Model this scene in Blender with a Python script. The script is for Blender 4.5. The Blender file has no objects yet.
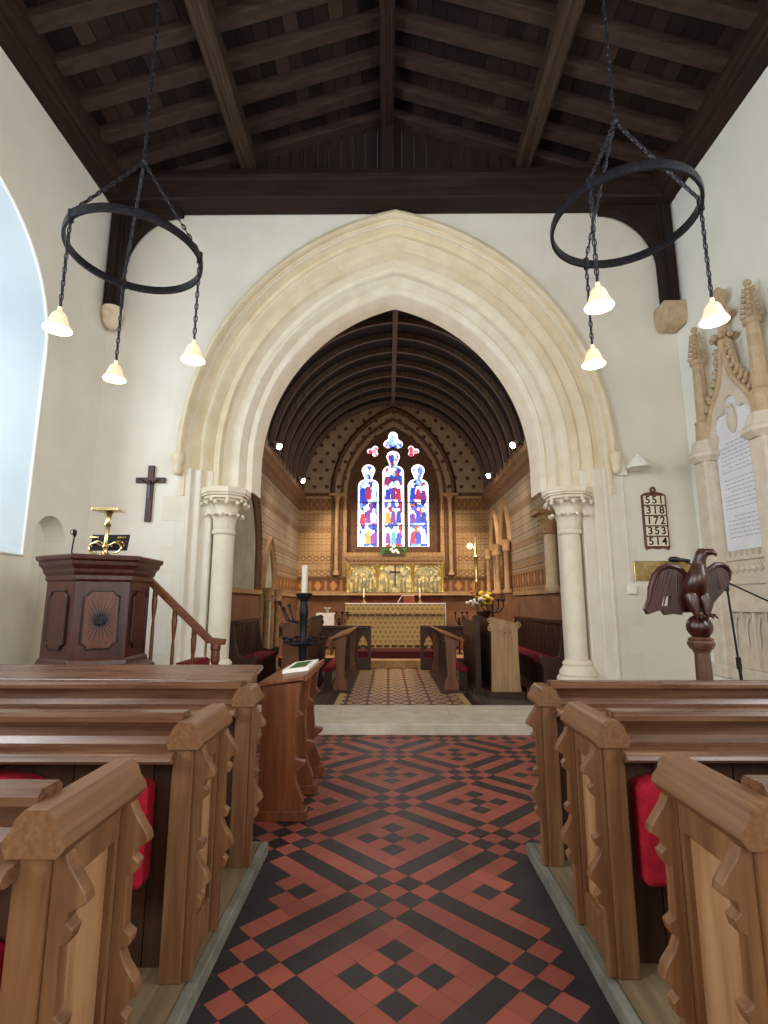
import bpy, bmesh, math, random
from math import sin, cos, pi, sqrt, atan2, radians as R
from mathutils import Vector, Matrix, geometry
C = bpy.context.scene.collection
random.seed(7)

# ------------------------------------------------------------------ materials
def col(h, a=1.0):
    h = h.lstrip('#')
    v = [int(h[i:i+2], 16)/255 for i in (0, 2, 4)]
    return tuple((x/12.92 if x <= .04045 else ((x+.055)/1.055)**2.4) for x in v) + (a,)

class NB:
    """small node-tree builder"""
    def __init__(s, name):
        s.m = bpy.data.materials.new(name); s.m.use_nodes = True
        s.t = s.m.node_tree; s.t.nodes.clear()
        s.out = s.t.nodes.new('ShaderNodeOutputMaterial')
        s.b = s.t.nodes.new('ShaderNodeBsdfPrincipled')
        s.t.links.new(s.b.outputs[0], s.out.inputs[0])
    def n(s, kind, **kw):
        x = s.t.nodes.new('ShaderNode' + kind)
        for k, v in kw.items(): setattr(x, k, v)
        return x
    def put(s, sock, v):
        if hasattr(v, 'links'): s.t.links.new(v, sock)
        elif isinstance(v, str): sock.default_value = col(v)
        else: sock.default_value = v
    def M(s, op, a, b=0.0, c=None):
        x = s.n('Math', operation=op)
        s.put(x.inputs[0], a); s.put(x.inputs[1], b)
        if c is not None: s.put(x.inputs[2], c)
        return x.outputs[0]
    def mix(s, f, a, b, mode='MIX'):
        x = s.n('Mix', data_type='RGBA', blend_type=mode)
        s.put(x.inputs[0], f); s.put(x.inputs[6], a); s.put(x.inputs[7], b)
        return x.outputs[2]
    def coords(s, scale=(1, 1, 1), loc=(0, 0, 0)):
        tc = s.n('TexCoord'); mp = s.n('Mapping')
        mp.inputs['Scale'].default_value = scale; mp.inputs['Location'].default_value = loc
        s.t.links.new(tc.outputs['Object'], mp.inputs[0]); return mp.outputs[0]
    def xyz(s, v=None):
        if v is None: v = s.n('TexCoord').outputs['Object']
        x = s.n('SeparateXYZ'); s.t.links.new(v, x.inputs[0]); return x.outputs
    def noise(s, v, scale=1.0, detail=5, dist=0.0, rough=.55):
        x = s.n('TexNoise'); s.t.links.new(v, x.inputs['Vector'])
        x.inputs['Scale'].default_value = scale; x.inputs['Detail'].default_value = detail
        x.inputs['Distortion'].default_value = dist; x.inputs['Roughness'].default_value = rough
        return x.outputs['Fac']
    def ramp(s, f, stops, interp='LINEAR'):
        x = s.n('ValToRGB'); x.color_ramp.interpolation = interp
        e = x.color_ramp.elements
        while len(e) < len(stops): e.new(.5)
        for i, (p, c) in enumerate(stops): e[i].position = p; e[i].color = col(c)
        s.put(x.inputs[0], f); return x.outputs[0]
    def bump(s, h, strength=.2, dist=.01):
        x = s.n('Bump'); x.inputs['Strength'].default_value = strength; x.inputs['Distance'].default_value = dist
        s.put(x.inputs['Height'], h); s.t.links.new(x.outputs[0], s.b.inputs['Normal'])
    def fin(s, colr, rough=.6, metal=0.0, spec=.4, emit=None, estr=0):
        s.put(s.b.inputs['Base Color'], colr); s.put(s.b.inputs['Roughness'], rough)
        s.b.inputs['Metallic'].default_value = metal
        s.b.inputs['Specular IOR Level'].default_value = spec
        if emit is not None:
            s.put(s.b.inputs['Emission Color'], emit); s.b.inputs['Emission Strength'].default_value = estr
        return s.m

def wood(name, dark, mid, light, axis='z', rough=.42, spec=.4, fine=26, knots=True):
    k = NB(name)
    sc = [fine, fine, fine]; sc['xyz'.index(axis)] = 1.6
    g = k.noise(k.coords(sc), 1.0, 5, .35, .5)
    b = k.noise(k.coords((1.7, 1.7, 1.7), (3, 1, 2)), 1.0, 3)
    c = k.ramp(g, [(.22, dark), (.5, mid), (.85, light)])
    c = k.mix(k.M('MULTIPLY', b, .55), c, dark)
    k.bump(g, .18, .004)
    return k.fin(c, k.M('ADD', rough, k.M('MULTIPLY', g, .12)), spec=spec)

def speckle(name, a, b, scale=6, rough=.8, metal=0, bump=.15, spec=.3):
    k = NB(name)
    f = k.noise(k.coords(), scale, 6, .3)
    k.bump(k.noise(k.coords(), scale*6, 4), bump, .004)
    return k.fin(k.ramp(f, [(.3, a), (.7, b)]), rough, metal, spec)

def glow(name, colr, emit, strength):
    k = NB(name)
    f = k.noise(k.coords(), 4, 2)
    return k.fin(k.mix(k.M('MULTIPLY', f, .1), colr, '#ffffff'), .5, emit=emit, estr=strength)

def plaster_mat(name, a, b):
    k = NB(name)
    f = k.noise(k.coords(), 1.1, 5, .4)
    z = k.xyz()[2]
    c = k.ramp(f, [(.3, a), (.7, b)])
    k.bump(k.noise(k.coords(), 14, 5), .12, .006)
    return k.fin(c, .9, spec=.15)

MT = {}
MT['plaster'] = plaster_mat('plaster', '#e0dace', '#ebe6dc')
MT['plaster_r'] = plaster_mat('plaster_right', '#e8eae0', '#f2f3ec')
MT['reveal'] = plaster_mat('reveal_plaster', '#cfe0ee', '#dceaf5')  # bluish cast of the daylight is tinted into the plaster colour
MT['stone'] = speckle('cream_limestone', '#d8c8a8', '#e8dbc0', 3.2, .85)
MT['stone_hi'] = speckle('pale_limestone', '#e2d7c0', '#eee6d4', 4, .85)
MT['stone_dk'] = speckle('weathered_limestone', '#b39b7d', '#cbb596', 9, .9)
MT['stone_gr'] = speckle('monument_stone', '#cdc1ae', '#ddd3c4', 9, .85)
MT['step'] = speckle('step_stone', '#b8ad9c', '#cfc6b4', 5, .7)
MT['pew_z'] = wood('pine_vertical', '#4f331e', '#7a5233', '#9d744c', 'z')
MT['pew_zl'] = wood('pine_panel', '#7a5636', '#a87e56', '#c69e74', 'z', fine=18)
MT['pew_y'] = wood('pine_along', '#5c3c25', '#765235', '#8f6c4b', 'y', .36, fine=60)
MT['pew_x'] = wood('pine_across', '#452b1b', '#6f4b34', '#947055', 'x', .22, .6)
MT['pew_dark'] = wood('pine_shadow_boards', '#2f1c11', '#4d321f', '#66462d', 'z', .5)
MT['plat'] = wood('platform_boards', '#54432e', '#7d6749', '#9d8562', 'y', .55)
MT['desk_z'] = wood('desk_oak', '#4f2812', '#733d1c', '#8f552c', 'z', .35, .5)
MT['desk_y'] = wood('desk_top_oak', '#5a2f18', '#80492a', '#a06c4a', 'y', .3, .5)
MT['mahog'] = wood('pulpit_mahogany', '#2f130c', '#4c2216', '#683424', 'z', .28, .55)
MT['mahog_l'] = wood('pulpit_inlay', '#4d281a', '#6e4030', '#855240', 'z', .28, .5)
MT['mahog_d'] = wood('pulpit_dark_line', '#1c0b07', '#2b120b', '#3a1b12', 'z', .3, .5)
MT['rail'] = wood('handrail_oak', '#4f2714', '#6e3a1f', '#8a5130', 'x', .3, .5)
MT['eagle'] = wood('eagle_oak', '#220c06', '#3d180d', '#582818', 'z', .25, .6)
MT['eagle_s'] = wood('lectern_shaft_oak', '#43261a', '#644132', '#806050', 'z', .3, .5)
MT['beam_y'] = wood('roof_oak_y', '#1f1412', '#33221c', '#48332a', 'y', .7, .2, 16)
MT['beam_x'] = wood('roof_oak_x', '#1f1513', '#30211d', '#41302a', 'x', .7, .2, 16)
MT['beam_z'] = wood('roof_oak_z', '#1a1210', '#2a1d19', '#392923', 'z', .7, .2, 16)
MT['purlin'] = wood('purlin_oak', '#2d201a', '#463429', '#5e4a3c', 'y', .6, .25, 30)
MT['rafter'] = wood('rafter_oak', '#291d1a', '#3d2d27', '#524038', 'x', .7, .2, 14)
MT['stall'] = wood('stall_oak', '#4f2e18', '#704526', '#8b5d38', 'z', .4)
MT['stall_l'] = wood('stall_oak_light', '#80603f', '#a68460', '#c0a07a', 'z', .4)
MT['stall_d'] = wood('stall_oak_dark', '#27160e', '#3d2417', '#523322', 'z', .4)
MT['stall_y'] = wood('stall_oak_top', '#5a3a20', '#7c5632', '#987048', 'y', .35)
MT['jamb'] = speckle('limewashed_stone', '#dcd4c4', '#e6dfd2', 3, .85)
MT['kerb'] = speckle('grey_kerb', '#5c5a50', '#7d7a6c', 8, .8)
MT['iron'] = speckle('black_iron', '#17171b', '#2e2e36', 30, .45, .5, .05)
MT['chain'] = speckle('chain_iron', '#24242a', '#45464e', 30, .4, .6, .05)
MT['brass'] = speckle('brass', '#b79a5c', '#e6d3a0', 12, .25, 1, .03)
MT['gold'] = speckle('gilding', '#a47c2c', '#e0c268', 14, .35, .7, .2)
MT['silver'] = speckle('pewter', '#b7b3a8', '#ded9cc', 12, .3, .8, .03)
MT['red'] = speckle('red_cloth', '#8e0d20', '#b3172c', 30, .85)
MT['red_d'] = speckle('red_cushion', '#5e0c1c', '#861428', 20, .8)
MT['carpet'] = speckle('dark_red_carpet', '#38090f', '#4c0e18', 20, .9)
MT['yellow'] = speckle('yellow_cloth', '#c8a020', '#e6c848', 30, .85)
MT['white_p'] = speckle('white_paint', '#e8e4dc', '#f4f2ec', 6, .5)
MT['white_c'] = speckle('white_linen', '#dcd8d0', '#eeeae2', 12, .8)
MT['wax'] = speckle('candle_wax', '#e9e2cc', '#f6f0de', 6, .5)
MT['black'] = speckle('black_plastic', '#101014', '#1d1d22', 20, .5)
MT['inkgrey'] = speckle('grey_lettering', '#a4aabb', '#b7bcc9', 20, .7)
MT['ink'] = speckle('black_numerals', '#0c0c0c', '#1c1a18', 20, .7)
MT['card'] = speckle('number_card', '#e6ddc6', '#efe8d6', 12, .7)
MT['board'] = wood('hymn_board_oak', '#4a2a1c', '#6b4030', '#845540', 'z', .4)
MT['cross'] = wood('cross_oak', '#2e150d', '#472417', '#5c3323', 'z', .4)
MT['tablet'] = speckle('white_marble', '#dfe3ee', '#eef0f6', 5, .4)
MT['leaf'] = speckle('green_leaf', '#22401c', '#4b7030', 20, .6)
MT['petal_y'] = speckle('yellow_petals', '#d8a81c', '#f2d048', 30, .6)
MT['petal_w'] = speckle('white_petals', '#e6dccc', '#f6f0e4', 30, .6)
MT['petal_o'] = speckle('orange_petals', '#a8502a', '#c8744a', 30, .6)
MT['tile_red'] = None
MT['terracotta'] = speckle('terracotta_dado', '#7c4a2a', '#96602f', 4, .8)
MT['terracotta_d'] = speckle('frieze_red', '#5e2a18', '#77391f', 10, .8)
MT['brownstone'] = speckle('painted_brown_stone', '#4a3020', '#64442d', 9, .8)
MT['tan'] = speckle('painted_tan_stone', '#8e6c48', '#ab875d', 9, .8)
MT['tan_d'] = speckle('cornice_stone', '#6e5238', '#8a6a48', 9, .8)
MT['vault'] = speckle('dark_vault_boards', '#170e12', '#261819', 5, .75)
MT['rib'] = wood('vault_rib', '#4a352c', '#6b5346', '#86705f', 'z', .6)
MT['bell'] = glow('opal_glass_shade', '#ecc9ac', '#ffc29a', .6)
MT['bulb'] = glow('lit_bulb', '#ffffff', '#ffe9cf', 12)
MT['spot_lens'] = glow('spot_lens', '#ffffff', '#ffe2b8', 25)
MT['pane'] = glow('bright_daylight_glass', '#dfe9f5', '#e4effb', 2.2)
MT['pane_w'] = glow('window_glass_daylight', '#dfe9f5', '#e2effb', 1.6)
MT['glass_w'] = glow('white_leaded_glass', '#ffffff', '#eef2ff', 2.6)
MT['flame'] = glow('flame', '#ffffff', '#ffd9a0', 8)

def tile(name, a, b, rough):
    k = NB(name)
    at = k.n('Attribute', attribute_name='tone'); 
    f = k.noise(k.coords(), 9, 5, .3)
    c = k.mix(at.outputs['Fac'], a, b)
    c = k.mix(k.M('MULTIPLY', f, .5), c, a)
    return k.fin(c, k.M('ADD', rough, k.M('MULTIPLY', k.noise(k.coords(), 3, 3), .25)), spec=.35)
MT['tile_red'] = tile('red_quarry_tile', '#854236', '#9c5040', .40)
MT['tile_blk'] = tile('black_quarry_tile', '#201e1f', '#2e2b2c', .38)
MT['grout'] = speckle('grout', '#3a2a26', '#4a3731', 20, .9)

def chancel_floor_mat():
    k = NB('encaustic_chancel_floor')
    x, y, z = k.xyz()
    A = k.M
    u = A('DIVIDE', x, .30); v = A('DIVIDE', y, .30)
    fu = A('ABSOLUTE', A('SUBTRACT', A('FRACT', u), .5)); fv = A('ABSOLUTE', A('SUBTRACT', A('FRACT', v), .5))
    d1 = A('ADD', fu, fv)
    diam = A('LESS_THAN', d1, .26)
    ring = A('LESS_THAN', A('ABSOLUTE', A('SUBTRACT', d1, .47)), .08)
    core = A('LESS_THAN', d1, .1)
    edge = A('GREATER_THAN', A('MAXIMUM', fu, fv), .44)
    c = k.mix(diam, '#6a3a28', '#2b1d18')
    c = k.mix(ring, c, '#cbb083'); c = k.mix(core, c, '#d8bd8c'); c = k.mix(edge, c, '#4a2c20')
    # plain dark margins outside the central carpet of tiles, and its two pale borders
    ax = A('ABSOLUTE', A('SUBTRACT', x, .20))
    c = k.mix(A('GREATER_THAN', ax, .86), c, '#b79a6e')
    c = k.mix(A('GREATER_THAN', ax, .95), c, '#2a1914')
    c = k.mix(A('GREATER_THAN', ax, 1.06), c, '#3a3230')
    ck = A('GREATER_THAN', A('MULTIPLY', A('SINE', A('MULTIPLY', A('ADD', x, y), 30)), A('SINE', A('MULTIPLY', A('SUBTRACT', x, y), 30))), 0)
    c = k.mix(A('MULTIPLY', A('GREATER_THAN', ax, 1.06), A('MULTIPLY', ck, .5)), c, '#6a5a50')
    f = k.noise(k.coords(), 10, 4)
    c = k.mix(A('MULTIPLY', f, .3), c, '#3a2a20')
    return k.fin(c, .45)
MT['encaustic'] = chancel_floor_mat()

def chancel_wall_mat(name, axis, tint=('#927350', '#a6865c')):
    k = NB(name); A = k.M
    p = k.xyz(); u = p['xyz'.index(axis)]; v = p[2]
    base = k.ramp(k.noise(k.coords(), 2.5, 4), [(.3, tint[0]), (.7, tint[1])])
    def band(lo, hi): return A('MULTIPLY', A('GREATER_THAN', v, lo), A('LESS_THAN', v, hi))
    row = A('DIVIDE', v, .17)
    fr = A('FRACT', row)
    off = A('MULTIPLY', A('FLOOR', row), .5)
    fu = A('ABSOLUTE', A('SUBTRACT', A('FRACT', A('ADD', A('DIVIDE', u, .24), off)), .5))
    fv = A('ABSOLUTE', A('SUBTRACT', fr, .5))
    line = A('MAXIMUM', A('GREATER_THAN', fv, .455), A('MULTIPLY', A('GREATER_THAN', fu, .475), .8))
    mot = A('LESS_THAN', A('ADD', A('MULTIPLY', fu, 1.5), fv), .22)
    c = k.mix(A('MULTIPLY', mot, .45), base, '#6e4a2d')
    c = k.mix(A('MULTIPLY', line, .75), c, '#4c3120')
    # stencilled bands
    saw = A('ABSOLUTE', A('SUBTRACT', A('FRACT', A('DIVIDE', u, .17)), .5))
    for lo, hi, bg in ((2.20, 2.36, '#a08058'), (2.62, 2.76, '#a08058'), (3.42, 3.54, '#8a6848'), (4.02, 4.34, '#7a5432')):
        vv = A('DIVIDE', A('SUBTRACT', v, lo), hi-lo)
        dia = A('LESS_THAN', A('ABSOLUTE', A('SUBTRACT', A('ADD', A('MULTIPLY', A('ABSOLUTE', A('SUBTRACT', vv, .5)), .9), saw), .42)), .09)
        bc = k.mix(dia, bg, '#4a2616')
        bc = k.mix(A('GREATER_THAN', A('ABSOLUTE', A('SUBTRACT', vv, .5)), .42), bc, '#3c2416')
        c = k.mix(A('MULTIPLY', band(lo, hi), .72), c, bc)
    # painted frieze and plain terracotta dado
    pan = A('ABSOLUTE', A('SUBTRACT', A('FRACT', A('DIVIDE', u, .42)), .5))
    pv = A('ABSOLUTE', A('SUBTRACT', v, 1.96))
    inner = A('MULTIPLY', A('LESS_THAN', pan, .42), A('LESS_THAN', pv, .14))
    fr2 = k.mix(inner, '#8f6f4c', '#704832')
    fr2 = k.mix(A('LESS_THAN', A('ADD', A('MULTIPLY', pan, .6), pv), .15), fr2, '#a37446')
    c = k.mix(A('LESS_THAN', v, 2.16), c, fr2)
    c = k.mix(A('LESS_THAN', v, 1.76), c, k.ramp(k.noise(k.coords(), 3, 4), [(.3, '#74503a'), (.7, '#8a6348')]))
    # spotted tympanum under the vault
    if axis == 'x':
        r2 = A('DIVIDE', v, .24)
        gu = A('SUBTRACT', A('FRACT', A('ADD', A('DIVIDE', u, .34), A('MULTIPLY', A('FLOOR', r2), .5))), .5)
        gv = A('MULTIPLY', A('SUBTRACT', A('FRACT', r2), .5), .75)
        dd = A('SQRT', A('ADD', A('MULTIPLY', gu, gu), A('MULTIPLY', gv, gv)))
        tc = k.mix(A('LESS_THAN', dd, .17), k.ramp(k.noise(k.coords(), 3, 4), [(.3, '#8a735c'), (.7, '#9c856c')]), '#553428')
        c = k.mix(A('GREATER_THAN', v, 4.5), c, tc)
    return k.fin(c, .85, spec=.15)
MT['wall_e'] = chancel_wall_mat('stencilled_east_wall', 'x')
MT['wall_s'] = chancel_wall_mat('stencilled_side_wall', 'y', ('#8c7b66', '#a08d75'))

def frontal_mat():
    k = NB('gold_brocade_frontal'); A = k.M
    x, y, z = k.xyz()
    fu = A('SUBTRACT', A('FRACT', A('DIVIDE', A('ADD', x, A('MULTIPLY', A('FLOOR', A('DIVIDE', z, .11)), .06)), .12)), .5)
    fv = A('SUBTRACT', A('FRACT', A('DIVIDE', z, .11)), .5)
    d = A('ADD', A('ABSOLUTE', fu), A('ABSOLUTE', fv))
    c = k.mix(A('LESS_THAN', A('ABSOLUTE', A('SUBTRACT', d, .32)), .1), '#a08656', '#4a3420')
    c = k.mix(A('LESS_THAN', d, .12), c, '#7a3a20')
    c = k.mix(A('MULTIPLY', k.noise(k.coords(), 30, 3), .5), c, '#b89f6c')
    return k.fin(c, .7, spec=.2)
MT['frontal'] = frontal_mat()

def stained(name, seed, palette):
    k = NB(name)
    v = k.n('TexVoronoi', feature='F1'); v.inputs['Scale'].default_value = 9.0
    k.t.links.new(k.coords((1, 1, .75), (seed, seed*.7, seed*1.3)), v.inputs['Vector'])
    s = k.n('SeparateColor'); k.t.links.new(v.outputs['Color'], s.inputs[0])
    stops = [(i/len(palette), c) for i, c in enumerate(palette)]
    c = k.ramp(s.outputs[0], stops, 'CONSTANT')
    e = k.n('TexVoronoi', feature='DISTANCE_TO_EDGE'); e.inputs['Scale'].default_value = 9.0
    k.t.links.new(k.coords((1, 1, .75), (seed, seed*.7, seed*1.3)), e.inputs['Vector'])
    lead = k.M('LESS_THAN', e.outputs[0], .025)
    c = k.mix(lead, c, '#1a1a26')
    return k.fin(c, .4, emit=c, estr=1.25)
BL = ['#2b3cae', '#eef3ff', '#4460d0', '#8db4ee', '#ffffff', '#1b2380', '#7a3a8c', '#cfe0ff', '#c9542a', '#6a86e0', '#f4e8c0', '#2f4bc0']
RD = ['#c0243a', '#ffffff', '#d8e6ff', '#3a58c8', '#eef3ff', '#b02030', '#7fb8c8', '#f0e0c0', '#3048b0', '#ffffff', '#8a2a60', '#e8eeff']
MT['sg1'] = stained('stained_glass_blue', 1.3, BL)
MT['sg2'] = stained('stained_glass_red', 4.1, RD)
MT['sg3'] = stained('stained_glass_blue_white', 7.7, BL[3:] + BL[:3])
MT['sg_r'] = stained('stained_glass_ruby', 2.2, ['#d8405a', '#ffd8de', '#c02a44', '#f4a0ac'])
MT['sg_b'] = stained('stained_glass_pale', 5.2, ['#9cc4ff', '#ffffff', '#4a70e0', '#e8f0ff', '#f0c0d0'])

def reredos_mat():
    k = NB('gilded_mosaic')
    v = k.n('TexVoronoi'); v.inputs['Scale'].default_value = 14
    k.t.links.new(k.coords(), v.inputs['Vector'])
    s = k.n('SeparateColor'); k.t.links.new(v.outputs['Color'], s.inputs[0])
    c = k.ramp(s.outputs[0], [(0, '#a8945c'), (.3, '#837a5a'), (.5, '#c6b47a'), (.7, '#777460'), (.85, '#9a8a62')], 'CONSTANT')
    return k.fin(c, .35, .3, .5)
MT['mosaic'] = reredos_mat()

# ------------------------------------------------------------------ mesh helpers
def bmn(): return bmesh.new()
def box(bm, x0, x1, y0, y1, z0, z1):
    v = [bm.verts.new(p) for p in ((x0,y0,z0),(x1,y0,z0),(x1,y1,z0),(x0,y1,z0),(x0,y0,z1),(x1,y0,z1),(x1,y1,z1),(x0,y1,z1))]
    for f in ((3,2,1,0),(4,5,6,7),(0,1,5,4),(1,2,6,5),(2,3,7,6),(3,0,4,7)): bm.faces.new([v[i] for i in f])
def _map(axis, a, p):
    u, w = p
    return (a, u, w) if axis == 'x' else (u, a, w) if axis == 'y' else (u, w, a)
def prism(bm, pts, axis, a0, a1):
    A = [bm.verts.new(_map(axis, a0, p)) for p in pts]; B = [bm.verts.new(_map(axis, a1, p)) for p in pts]
    n = len(pts)
    bm.faces.new(A); bm.faces.new(B[::-1])
    for i in range(n): bm.faces.new((A[i], B[i], B[(i+1) % n], A[(i+1) % n]))
def plate(bm, outer, holes, axis, a0, a1, a1_of=None):
    """flat slab with holes"""
    loops = [outer] + holes
    flat = [p for l in loops for p in l]
    tris = geometry.tessellate_polygon([[Vector((p[0], p[1], 0)) for p in l] for l in loops])
    A = [bm.verts.new(_map(axis, a0, p)) for p in flat]; B = [bm.verts.new(_map(axis, a1, p)) for p in flat]
    for t in tris:
        bm.faces.new([A[i] for i in t]); bm.faces.new([B[i] for i in reversed(t)])
    o = 0
    for l in loops:
        n = len(l)
        for i in range(n): bm.faces.new((A[o+i], B[o+i], B[o+(i+1) % n], A[o+(i+1) % n]))
        o += n
def loft(bm, rings, caps=True, closed=False):
    V = [[bm.verts.new(p) for p in r] for r in rings]
    n = len(rings[0]); m = len(V)
    for k in range(m if closed else m-1):
        a = V[k]; b = V[(k+1) % m]
        for i in range(n):
            bm.faces.new((a[i], a[(i+1) % n], b[(i+1) % n], b[i]))
    if caps and not closed: bm.faces.new(V[0][::-1]); bm.faces.new(V[-1])
def strip(bm, rows, close=False):
    V = [[bm.verts.new(p) for p in r] for r in rows]
    for k in range(len(V)-1):
        for i in range(len(V[0]) - (0 if close else 1)):
            j = (i+1) % len(V[0])
            bm.faces.new((V[k][i], V[k][j], V[k+1][j], V[k+1][i]))
def lathe(bm, prof, c=(0,0,0), n=20, rot=0.0, sx=1, sy=1):
    loft(bm, [[(c[0]+sx*r*cos(rot+2*pi*i/n), c[1]+sy*r*sin(rot+2*pi*i/n), c[2]+z) for i in range(n)] for r, z in [(max(r, .0005), z) for r, z in prof]])
def tube(bm, pts, r, n=8, closed=False):
    pts = [Vector(p) for p in pts]; m = len(pts)
    rs = r if isinstance(r, (list, tuple)) else [r]*m
    rings = []; up = None
    for i in range(m):
        if closed: t = pts[(i+1) % m]-pts[i-1]
        else: t = pts[min(i+1, m-1)]-pts[max(i-1, 0)]
        t.normalize()
        if up is None: up = Vector((0,0,1)) if abs(t.z) < .9 else Vector((1,0,0))
        a = t.cross(up).normalized(); b = a.cross(t).normalized(); up = b
        rings.append([tuple(pts[i] + (a*cos(2*pi*k/n)+b*sin(2*pi*k/n))*rs[i]) for k in range(n)])
    loft(bm, rings, True, closed)
def ball(bm, c, r, n=12, m=8, sz=1.0):
    lathe(bm, [(r*sin(pi*i/m), -r*cos(pi*i/m)*sz) for i in range(m+1)], c, n)
def bar(bm, p, q, w, h):
    """rectangular bar from p to q"""
    p = Vector(p); q = Vector(q); t = (q-p).normalized()
    up = Vector((0,0,1)) if abs(t.z) < .95 else Vector((0,1,0))
    a = t.cross(up).normalized()*w/2; b = a.cross(t).normalized()*h/2
    loft(bm, [[tuple(o+s*a+k*b) for s, k in ((-1,-1),(1,-1),(1,1),(-1,1))] for o in (p, q)])

def wloc(o):
    v = Vector((0,0,0))
    while o is not None: v += o.location; o = o.parent
    return v
def obj(name, bm, m, parent=None, smooth=None, bevel=0, local=False, kind=None):
    """link one mesh object; geometry given in world coordinates unless local"""
    bmesh.ops.recalc_face_normals(bm, faces=bm.faces)
    if parent is not None and not local:
        bmesh.ops.translate(bm, verts=bm.verts, vec=-wloc(parent))
    me = bpy.data.meshes.new(name); bm.to_mesh(me); bm.free()
    for x in (m if isinstance(m, (list, tuple)) else [m]): me.materials.append(MT[x] if isinstance(x, str) else x)
    if smooth is not None:
        me.shade_smooth(); me.set_sharp_from_angle(angle=R(smooth))
    o = bpy.data.objects.new(name, me); C.objects.link(o); o.parent = parent
    if bevel:
        b = o.modifiers.new('bevel', 'BEVEL'); b.width = bevel; b.segments = 2; b.limit_method = 'ANGLE'; b.angle_limit = R(40)
    if kind: o['kind'] = kind
    return o
def tag(o, label, cat, group=None):
    o['label'] = label; o['category'] = cat
    if group: o['group'] = group
    return o
def thing(name, label, cat, loc, group=None):
    o = bpy.data.objects.new(name, None); o.empty_display_size = .1; C.objects.link(o); o.location = loc
    return tag(o, label, cat, group)
def dup(o, parent=None, loc=None):
    c = o.copy(); C.objects.link(c); c.parent = parent
    if loc is not None: c.location = loc
    for k in ('label', 'category', 'group'):
        if parent is not None and k in c: pass
    for ch in list(o.children): dup(ch, c)
    return c
def text(name, s, size, mat_, parent, loc, rot, depth=.002, align='CENTER'):
    cu = bpy.data.curves.new(name, 'FONT'); cu.body = s; cu.size = size; cu.align_x = align; cu.align_y = 'CENTER'; cu.extrude = depth; cu.offset = size*.012
    t = bpy.data.objects.new('t', cu); C.objects.link(t)
    dg = bpy.context.evaluated_depsgraph_get()
    me = bpy.data.meshes.new_from_object(t.evaluated_get(dg))
    bpy.data.objects.remove(t); me.materials.clear(); me.materials.append(MT[mat_])
    o = bpy.data.objects.new(name, me); C.objects.link(o); o.parent = parent
    o.location = Vector(loc) - wloc(parent); o.rotation_euler = rot
    return o

def arch_pts(cx, z0, a, rise, n=24):
    """pointed arch from left springing over the apex to right springing, (u, z) pairs"""
    r = (a*a+rise*rise)/(2*a); d = r-a
    th = atan2(rise, d)
    L = [(cx+d-r*cos(th*i/n), z0+r*sin(th*i/n)) for i in range(n+1)]
    return L + [(2*cx-u, z) for u, z in reversed(L[:-1])]
def arch_sweep(bm, cx, z0, prof, rise_of, n=28, foot=None, lower=None, axis='y'):
    """prof: (half-span, depth) pairs swept along the arch (and straight down to foot)"""
    rows = []
    cols_ = [arch_pts(cx, z0, a, rise_of(a), n) for a, y in prof]
    if foot is not None:
        cols_ = [[(c[0][0], foot)] + c + [(c[-1][0], foot)] for c in cols_]
    for k in range(len(cols_[0])):
        rows.append([(c[k][0], y, c[k][1]) if axis == 'y' else (y, c[k][0], c[k][1]) for c, (a, y) in zip(cols_, prof)])
    strip(bm, rows)

AX = .12          # axis of the chancel arch
YW, YB = 7.2, 8.0 # faces of the arch wall
XL, XR = -4.22, 4.3
YBACK = -6.0
CL, CR = -2.45, 2.75   # chancel side walls
YE = 14.1

# ------------------------------------------------------------------ camera
cam = bpy.data.cameras.new('camera'); co = bpy.data.objects.new('camera', cam); C.objects.link(co)
cam.sensor_fit = 'VERTICAL'; cam.sensor_height = 36; cam.lens = 520/1024*36; cam.clip_start = .05
co.location = (0, 0, 1.5)
co.rotation_euler = (R(90)+math.atan(91/520), 0, math.atan(4/520))
bpy.context.scene.camera = co

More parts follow.
